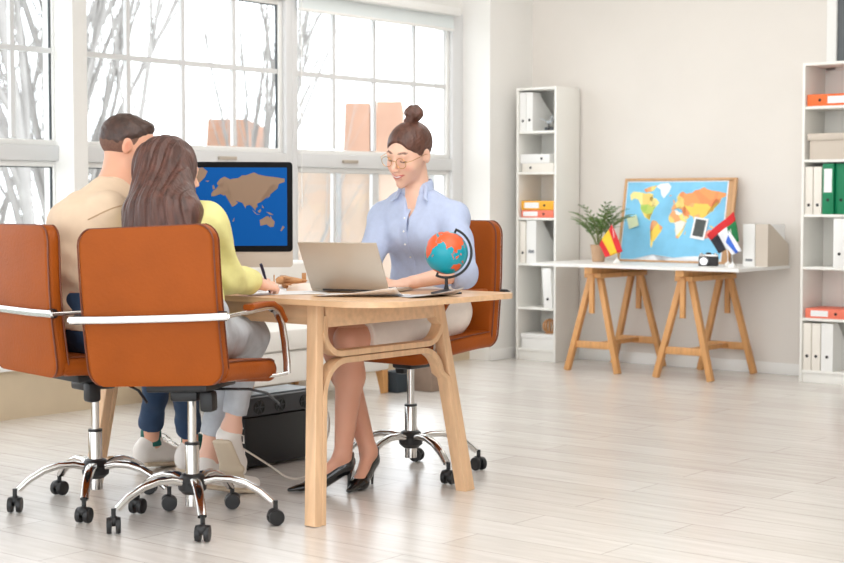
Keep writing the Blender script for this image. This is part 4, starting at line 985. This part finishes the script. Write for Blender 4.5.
# shirt
def offs(ops, d): return ops
sh = torso(P, .017, dimsC)
V_ = P['chest']; fwd = wdir(-.43, -.90, 0)
sh += [('u', .04, el(P['chest']+fwd*.062+P['u1']*.062-[0, 0, .035], np.eye(3), (.066, .066, .06))), ('u', .04, el(P['chest']+fwd*.062-P['u1']*.062-[0, 0, .035], np.eye(3), (.066, .066, .06)))]
bodyf = sub(sh)
sl_l = sub([('u', 0, rc(P['sl'], P['el'], .053, .060)), ('u', .02, rc(P['el'], P['el']*.72+P['wl']*.28, .056, .052)), ('i', .004, hs(P['el']*.78+P['wl']*.22, P['wl']-P['el']))])
sl_r = sub([('u', 0, rc(P['sr'], P['er'], .053, .060)), ('u', .02, rc(P['er'], P['er']*.72+P['wr']*.28, .056, .052)), ('i', .004, hs(P['er']*.78+P['wr']*.22, P['wr']-P['er']))])
ncf = P['neck']+fwd*.03
shirt = [('u', 0, bodyf), ('u', .025, sl_l), ('u', .025, sl_r), ('i', .004, hs(P['pelvis']+[0, 0, .06], (0, 0, -1)))]
# collar
cN = P['neck']+[0, 0, .012]; 
vcut = [('s', .004, rc(P['chest']*.4+P['neck']*.6, P['neck']+[0, 0, .12], .050, .052)),
          ('s', .004, ec(cN+fwd*.09+[0, 0, .05], cN+fwd*.10-[0, 0, .115], P['u1'], .056, .075, .010, .055))]
shirt += vcut
colr = [('u', .008, ec(cN-nrm(P['neck']-P['chest'])*.018, cN+[0, 0, .012]-fwd*.012, P['u1'], .069, .064, .060, .056))]+vcut
for s_ in (-1, 1):
    a_ = cN+fwd*.034+P['u1']*s_*.054+[0, 0, .006]; b_ = cN+fwd*.066+P['u1']*s_*.064-[0, 0, .036]
    colr += [('u', .006, ec(a_, b_, nrm(b_-a_+P['u1']*s_*.05), .026, .008, .024, .0065))]
fC = folds(.0085, 24, [(.5, .4, 1), (1, -.3, .5), (-.4, 1, .7)]); fC2 = folds(.0032, 62, [(.8, .2, .7), (-.3, .8, .7)])
u1 = A32(P['u1']); ch0 = A32(P['chest']); fw = A32(fwd)
def shirtwarp(P_):
    x = (P_-ch0)@u1-.012; y = (P_-ch0)@fw; g = np.exp(-((np.abs(x)-.016)/.003)**2)*.0022*(y > 0)
    return fC(P_)+fC2(P_)+g.astype(np.float32)
shirt_m = mat('light_blue_cotton', (182, 194, 222), .75, noise=.04, nscale=60, bump=.1, bscale=300)
so = sdf('shirt', shirt, shirt_m, rC, .005, warp=shirtwarp, smooth=1)
sdf('collar', colr, shirt_m, so, .0035, smooth=1)
from mathutils.bvhtree import BVHTree
def tree_of(o):
    v = [Vector(q.co) for q in o.data.vertices]; return BVHTree.FromPolygons(v, [tuple(f.vertices) for f in o.data.polygons])
bt = tree_of(so); rl = np.array(rC.location); pts = []
for k in range(30):
    z = 1.075-.245*k/29; o_ = np.array(P['chest'])+P['u1']*.010+fwd*.5; o_[2] = z; h_ = bt.ray_cast(Vector(o_-rl), Vector(-fwd))
    if h_[0] is not None: pts.append(h_[0]+Vector(fwd)*.0005)
if len(pts) > 8:
    pts = [(pts[max(i-1, 0)]+pts[i]+pts[min(i+1, len(pts)-1)])/3 for i in range(len(pts))]
    pk = MB().sweep(pts, P['u1'], .011, .0014, .5).build('button_placket', shirt_m, so)
    for k in range(6, len(pts), 6): MB().sphere(pts[k]+Vector(fwd)*.002, (.0042, .0042, .0042), 10, 6).build('button', M['white'], pk)
# skirt
skt = [('u', 0, ec(P['waist'], P['pelvis'], P['u0'], .135, .10, .178, .13)), ('u', .06, rc(P['hr'], P['kr'], .108, .078)), ('u', .06, rc(P['hl'], P['kl'], .105, .082)), ('u', .05, rc(P['hl']*.5+P['hr']*.5, P['kr']*.5+P['kl']*.5, .10, .07)),
       ('i', .006, hs(P['kl']*.90+P['hl']*.10, P['kl']-P['hl'])), ('i', .006, hs(P['waist']+[0, 0, .01], (0, 0, 1)))]
skirt_m = mat('white_skirt_cloth', (238, 226, 216), .7, noise=.03, nscale=40)
sdf('skirt', skt, skirt_m, rC, .006, warp=folds(.003, 30, [(1, .5, .2), (.2, 1, .4)]), smooth=1)
# pumps
def pump(f, side, nm):
    hb, ba, to, = f['heel'], f['ball'], f['toe']; d = nrm((to-hb)*[1, 1, 0]); tip = to+d*.028-[0, 0, .006]
    an = hb+[0, 0, .03]
    ops = [('u', 0, rc(hb-[0, 0, .008], ba-[0, 0, .006], .034, .030)), ('u', .012, rc(hb+[0, 0, .03]-d*.006, hb-[0, 0, .01], .030, .032)), ('u', .02, ec(ba, tip, np.cross(d, (0, 0, 1)), .036, .022, .012, .008)),
           ('s', .004, ec(hb+[0, 0, .062]+d*.006, ba+d*.006+[0, 0, .032], np.cross(d, (0, 0, 1)), .030, .042, .029, .020)), ('i', .003, hs(ba*.5+to*.5-[0, 0, .0], nrm([0, 0, -1]))) ]
    ops = ops[:-1]+[('i', .003, hs([0, 0, .003], (0, 0, -1)))]
    o = sdf(nm, ops, M['blackg'], rC, .0035, smooth=1)
    hp = hb-d*.018-[0, 0, .03]; b_ = hb-d*.012; b_ = np.array([b_[0], b_[1], .001])
    MB().tube([Vector(hp-rC_loc+[0, 0, .02]), Vector(hp*.5+b_*.5-rC_loc), Vector(b_-rC_loc)], [.014, .006, .0045], 12).build('stiletto_heel', M['blackg'], o)
rC_loc = np.array(rC.location)
pump(fl, 1, 'pump'); pump(fr_, -1, 'pump')

# ============ woman in yellow
P = {}
P['pelvis'] = w3(-.81, 5.175, .66); P['waist'] = w3(-.83, 5.19, .83); P['chest'] = w3(-.84, 5.235, .97); P['neck'] = w3(-.855, 5.30, 1.075)
P['u0'] = wdir(.86, -.5, 0); P['u1'] = wdir(.90, -.43, 0)
P['sr'] = w3(-.725, 5.23, 1.025); P['sl'] = w3(-.965, 5.36, .985)
P['er'] = w3(-.680, 5.31, .838); P['wr'] = w3(-.585, 5.46, .802); P['el'] = w3(-.95, 5.52, .82); P['wl'] = w3(-.76, 5.62, .79)
P['hr'] = P['pelvis']+P['u0']*.085-[0, 0, .03]; P['hl'] = P['pelvis']-P['u0']*.085-[0, 0, .03]
P['kr'] = w3(-.625, 5.60, .605); P['kl'] = w3(-.70, 5.68, .59); P['ar'] = w3(-.693, 5.60, .265); P['al'] = w3(-.80, 5.73, .13)
hcB = w3(-.872, 5.385, 1.185); HRb = frame(wdir(.78, .62, -.16), roll=.05); hops, T, E = head(hcB, HRb, .98)
rB = person('woman in a yellow shirt with long brown hair, seen from behind, writing at the desk', at(-.80, 5.2, 0))
dimsB = (.165, .115, .12, .09, .125, .09)
body = hops+[('u', .02, rc(T(0, -.03, -.05), P['neck'], .046, .05))]+torso(P, 0, dimsB)+arm(P, 'r')+arm(P, 'l')+leg(P, 'r', 0, rk=.045, ra=.030, rcalf=.034)+leg(P, 'l', 0, rk=.045, ra=.030, rcalf=.034)
fR = dict(heel=w3(-.712, 5.585, .235), ball=w3(-.688, 5.66, .13), toe=w3(-.678, 5.67, .10)); fL = dict(heel=w3(-.81, 5.70, .07), ball=w3(-.70, 5.75, .045), toe=w3(-.63, 5.77, .035))
body += foot(P['ar'], fR['heel'], fR['ball'], fR['toe'])+foot(P['al'], fL['heel'], fL['ball'], fL['toe'])
hB = sub(hand(P['wr'], wdir(.45, .80, -.1), wdir(-.7, .4, .5), wdir(.6, -.3, .8), 1.35, .05)); hB2 = sub(hand(P['wl'], wdir(.75, .5, -.12), wdir(.5, -.6, .2), (0, 0, 1), .6))
body += [('u', .012, hB), ('u', .012, hB2)]
def colB(V): return mixc((232, 184, 160), (V-hcB)@HRb, [((0, .1, -.0535), (.022, .03, .009), (190, 96, 92), .4, .9)])
sdf('body', body, skin_m, rB, .005, colf=colB, smooth=1)
hair2 = mat('long_brown_hair', (88, 54, 44), .40, noise=.5, nscale=5, stretch=(9, 9, .7), bump=.5, bscale=9)
hb_ = [('u', 0, E((0, -.020, .038), (.087, .104, .092))),
       ('u', .06, ec(T(0, -.035, .0), w3(-.872, 5.205, 1.05), P['u1'], .092, .090, .148, .085)), ('u', .03, ec(w3(-.872, 5.205, 1.05), w3(-.880, 5.13, .93), P['u1'], .148, .082, .165, .05)),
       ('s', .012, E((0, .115, -.035), (.060, .066, .10)))]
uB = A32(P['u1']); 
def hw_(P_):
    x = (P_-A32(hcB))@uB; z = P_[:, 2]; s = 1+np.clip((1.19-z)*2.2, -.3, .9)
    return (.0035*np.sin(x/s*150+np.sin(z*22)*.8)+.0022*np.sin(x/s*330+z*9)).astype(np.float32)
sdf('hair', hb_, hair2, rB, .004, warp=hw_)
ys = mat('yellow_cotton', (228, 222, 150), .75, noise=.05, nscale=30, bump=.1, bscale=300)
sh = sub(torso(P, .018, dimsB))
slr = sub([('u', 0, rc(P['sr'], P['er'], .064, .066)), ('u', .03, rc(P['er'], P['wr']*.8+P['er']*.2, .066, .045)), ('u', .02, rc(P['er']*.4+P['wr']*.6, P['wr']*.9+P['er']*.1, .052, .034)), ('i', .003, hs(P['wr']*.93+P['er']*.07, P['wr']-P['er']))])
sll = sub([('u', 0, rc(P['sl'], P['el'], .062, .058)), ('u', .03, rc(P['el'], P['wl'], .058, .035)), ('i', .003, hs(P['wl']*.93+P['el']*.07, P['wl']-P['el']))])
fB = folds(.010, 30, [(.6, .2, 1), (1, -.3, .2), (-.4, 1, .4)]); fB2 = folds(.0045, 70, [(.8, .2, .5), (-.3, .8, .7)])
sdf('shirt', [('u', 0, sh), ('u', .03, slr), ('u', .03, sll), ('s', .004, rc(P['chest']*.4+P['neck']*.6, P['neck']+[0, 0, .1], .052, .05)), ('i', .004, hs(P['pelvis']+[0, 0, .0], (0, 0, -1)))], ys, rB, .005, warp=lambda p: fB(p)+fB2(p), smooth=1)
gj = mat('pale_grey_denim', (188, 192, 198), .8, noise=.14, nscale=18, bump=.15, bscale=400)
def jeans(P, root, m, cutr, cutl, nm='jeans', ro=.062, dims=dimsB, hoff=.014, cuff=True, h=.006):
    tr = [('u', 0, ec(P['pelvis']+[0, 0, .05], P['pelvis']-[0, 0, .01], P['u0'], dims[0]+hoff, dims[1]+hoff, dims[0]+hoff, dims[1]+hoff-.01))]
    for k, c in (('r', cutr), ('l', cutl)):
        h_, n, a = P['h'+k], P['k'+k], P['a'+k]; e = n*(1-c)+a*c
        tr += [('u', .04, sub([('u', 0, rc(h_, n, .094, .066)), ('u', .03, rc(n, e, .064, ro-.006)), ('u', .004, rc(e+(n-e)*.02, e+(n-e)*.12, ro, ro)), ('i', .003, hs(e, a-n))]))]
    return sdf(nm, tr, m, root, h, warp=lambda p: folds(.006, 34, [(.3, .6, 1), (1, -.3, .4)])(p)+folds(.002, 90, [(.3, .6, 1), (1, -.3, .4)])(p), smooth=1)
jeans(P, rB, gj, .84, .78, ro=.046)
def sneaker(a, heel, ball, toe, root, up, m='sneak', s=1.):
    d = nrm(toe-heel); up = nrm(np.array(up)-d*np.dot(up, d)); sd = np.cross(d, up)
    o = sdf('sneaker', [('u', 0, ec(heel, ball, sd, .036*s, .034*s, .042*s, .028*s)), ('u', .02, ec(ball, toe, sd, .042*s, .028*s, .034*s, .022*s)), ('u', .025, rc(heel+up*.03, a+(a-heel)*.15, .036*s, .038*s)), ('u', .02, ec(a-up*.01+d*.02, ball+up*.015, sd, .030, .03, .034, .018)),
        ('i', .004, hs(a+up*.02, up)), ('i', .003, hs(heel-up*.028, -up))], M[m], root, .005, smooth=1)
    so_ = sdf('sole', [('u', 0, ec(heel-up*.03-d*.004, ball-up*.03, sd, .040*s, .012, .047*s, .012)), ('u', .02, ec(ball-up*.03, toe+d*.012-up*.027, sd, .047*s, .012, .036*s, .012))], M['sole'], o, .004)
    lc = MB(); lp_ = []
    for k in range(5):
        p = a*(1-k/5)+ball*(k/5)+up*(.040-.003*k)+d*.034; lp_ += [Vector(p+q*sd*.02+up*(0 if q else .006)-np.array(root.location)) for q in ((-1, 0, 1) if k % 2 else (1, 0, -1))]
    lc.tube(lp_, .003, 6)
    lc.build('laces', M['white'], o)
sneaker(P['ar'], fR['heel'], fR['ball'], fR['toe'], rB, wdir(.25, .65, .72))
sneaker(P['al'], fL['heel'], fL['ball'], fL['toe'], rB, (0, 0, 1))

# ============ man in beige
P = {}
P['pelvis'] = w3(-1.185, 5.45, .665); P['waist'] = w3(-1.20, 5.46, .82); P['chest'] = w3(-1.185, 5.52, .985); P['neck'] = w3(-1.115, 5.625, 1.125)
P['u0'] = wdir(.64, -.77, 0); P['u1'] = wdir(.60, -.80, 0)
P['sr'] = w3(-1.095, 5.43, 1.055); P['sl'] = w3(-1.25, 5.71, 1.06)
P['er'] = w3(-.985, 5.50, .84); P['wr'] = w3(-.86, 5.66, .80); P['el'] = w3(-1.20, 5.86, .83); P['wl'] = w3(-1.0, 5.98, .80)
P['hr'] = P['pelvis']+P['u0']*.095-[0, 0, .02]; P['hl'] = P['pelvis']-P['u0']*.095-[0, 0, .02]
P['kr'] = w3(-.93, 5.80, .60); P['kl'] = w3(-1.02, 6.0, .60); P['ar'] = w3(-.915, 6.12, .12); P['al'] = w3(-1.10, 6.25, .12)
hcD = w3(-1.07, 5.69, 1.282); HRd = frame(wdir(.97, .22, -.20), roll=-.04); hops, T, E = head(hcD, HRd, 1.0, fem=False)
rD = person('short haired man in a beige t-shirt seen from behind on the leftmost chair', at(-1.2, 5.45, 0))
dimsD = (.165, .12, .15, .115, .165, .115)
body = hops+[('u', .025, rc(T(0, -.032, -.045), P['neck'], .052, .058)), ('u', .05, rc(P['neck'], P['chest'], .062, .09))]+torso(P, 0, dimsD)+arm(P, 'r', ru=.052, re=.041, rw=.029)+arm(P, 'l', ru=.052, re=.041, rw=.029)+leg(P, 'r', rk=.045, ra=.031, rcalf=.036)+leg(P, 'l', rk=.045, ra=.031, rcalf=.036)
fR = dict(heel=w3(-.94, 6.09, .06), ball=w3(-.84, 6.24, .04), toe=w3(-.80, 6.29, .035)); fL = dict(heel=w3(-1.13, 6.22, .06), ball=w3(-1.03, 6.37, .04), toe=w3(-.99, 6.42, .035))
body += foot(P['ar'], fR['heel'], fR['ball'], fR['toe'])+foot(P['al'], fL['heel'], fL['ball'], fL['toe'])
body += [('u', .012, sub(hand(P['wr'], wdir(.6, .75, -.1), wdir(-.75, .5, .1), (0, 0, 1), .6, s=1.1))), ('u', .012, sub(hand(P['wl'], wdir(.8, .3, -.1), wdir(.3, -.8, .1), (0, 0, 1), .6, s=1.1)))]
def colD(V):
    q = (V-hcD)@HRd
    return mixc((224, 168, 140), q, [((0, .06, -.075), (.075, .075, .05), (150, 108, 90), .6, .55), ((.06, .03, -.05), (.03, .045, .05), (160, 116, 98), .8, .5), ((0, .1, -.056), (.022, .03, .009), (176, 104, 94), .4, .8), ((.079, -.012, .0), (.014, .022, .034), (228, 142, 116), .8, .6)])
sdf('body', body, skin_m, rD, .005, colf=colD, smooth=1)
hm = hairmat('short_dark_brown_hair', (70, 48, 40), (5, 5, 5))
hd = [('u', 0, E((0, -.020, .040), (.080, .098, .086))), ('u', .02, E((0, .045, .09), (.045, .030, .020))), ('i', .01, Pr(lambda P_: ((P_-A32(hcD))@A32(HRd))@A32((0, .50, -.866))+.020, [9]*3, [-9]*3)), ('s', .006, E((.086, -.012, -.002), (.024, .024, .036))), ('s', .006, E((-.086, -.012, -.002), (.024, .024, .036)))]
hd2 = [('u', 0, E((0, -.019, .030), (.0775, .0965, .082))), ('i', .006, Pr(lambda P_: ((P_-A32(hcD))@A32(HRd))@A32((0, .66, -.75))-.012, [9]*3, [-9]*3)), ('s', .004, E((.086, -.012, -.002), (.02, .022, .034))), ('s', .004, E((-.086, -.012, -.002), (.02, .022, .034)))]
ho = sdf('hair', hd, hm, rD, .004, warp=folds(.0014, 190, [(1, .2, .5), (.2, 1, .5), (.5, .4, 1)]), smooth=2)
sdf('hair_fade', hd2, mat('clipped_hair', (118, 84, 70), .7, noise=.2, nscale=120), ho, .004, smooth=2)
ts = mat('beige_cotton', (226, 200, 172), .8, noise=.03, nscale=30, bump=.1, bscale=300)
sh = sub(torso(P, .013, dimsD)+[('u', .06, rc(P['chest'], P['neck']*.85+P['chest']*.15, .12, .080))])
slv = lambda k: sub([('u', 0, rc(P['s'+k], P['e'+k], .072, .060)), ('i', .003, hs(P['s'+k]*.28+P['e'+k]*.72, P['e'+k]-P['s'+k]))])
nk = nrm(P['neck']-P['chest'])
fD = folds(.010, 26, [(.3, .2, 1), (.5, -.3, .9)]); fD2 = folds(.005, 62, [(.2, .2, 1), (-.3, .4, .7)])
def tw(p):
    w = np.clip((1.0-p[:, 2])*5, .25, 1.3); return (w*(fD(p)+fD2(p))).astype(np.float32)
tso = sdf('t_shirt', [('u', 0, sh), ('u', .02, slv('r')), ('u', .02, slv('l')), ('s', .004, rc(P['neck']+[0, 0, .035], T(0, -.02, -.02), .057, .07)), ('i', .004, hs(P['pelvis']-[0, 0, .005], (0, 0, -1)))], ts, rD, .006, warp=tw, smooth=1)
bt = tree_of(tso); rl = np.array(rD.location); seam_m = mat('beige_seam', (196, 164, 132), .8)
ad = nrm(P['er']-P['sr']+(P['neck']-P['sr'])*-.6); c0 = P['sr']+ad*.012
e1_ = nrm(np.cross(ad, P['u0'])); e2_ = np.cross(ad, e1_); pts = []
for k in range(41):
    a = PI*2*k/40; dv_ = e1_*math.cos(a)+e2_*math.sin(a); h_ = bt.ray_cast(Vector(c0-rl), Vector(dv_), .14)
    if h_[0] is not None and h_[3] < .10 and (not pts or (h_[0]-pts[-1]).length < .03): pts.append(h_[0].copy())
    elif len(pts) > 8: break
    else: pts = []
if len(pts) > 8: MB().tube(pts, .0026, 6).build('sleeve_seam', seam_m, tso)
pts = []; nd_ = nrm(T(0, -.02, -.02)-P['neck']); c0 = P['neck']+nd_*.035; e1_ = nrm(np.cross(nd_, P['u0'])); e2_ = np.cross(nd_, e1_)
for k in range(48):
    a = PI*2*k/48; dv_ = e1_*math.cos(a)+e2_*math.sin(a); best = None
    for t_ in range(24):   # climb until the ray leaves the shirt: that is the neckline
        c1 = c0-nd_*.05+nd_*t_*.005; h_ = bt.ray_cast(Vector(c1-rl), Vector(dv_), .10)
        if h_[0] is not None: best = h_[0].copy()
    if best is not None: pts.append(best)
if len(pts) > 30:
    for _ in range(3): pts = [(pts[i-1]+pts[i]*2+pts[(i+1) % len(pts)])/4 for i in range(len(pts))]
    MB().tube(pts, .0055, 8, True).build('collar', ts, tso)
nv = mat('navy_denim', (38, 62, 92), .8, noise=.15, nscale=20, bump=.15, bscale=400)
jeans(P, rD, nv, .86, .86, ro=.052, dims=dimsD)
for k, f in (('r', fR), ('l', fL)):
    sneaker(P['a'+k], f['heel'], f['ball'], f['toe'], rD, (0, 0, 1), s=1.05)
    sdf('sock', [('u', 0, rc(P['a'+k]-[0, 0, .01], P['a'+k]+[0, 0, .05], .043, .041)), ('i', .002, hs(P['a'+k]+[0, 0, .045], (0, 0, 1))), ('i', .002, hs(P['a'+k]-[0, 0, .02], (0, 0, -1)))], M['tealsock'], rD, .004)
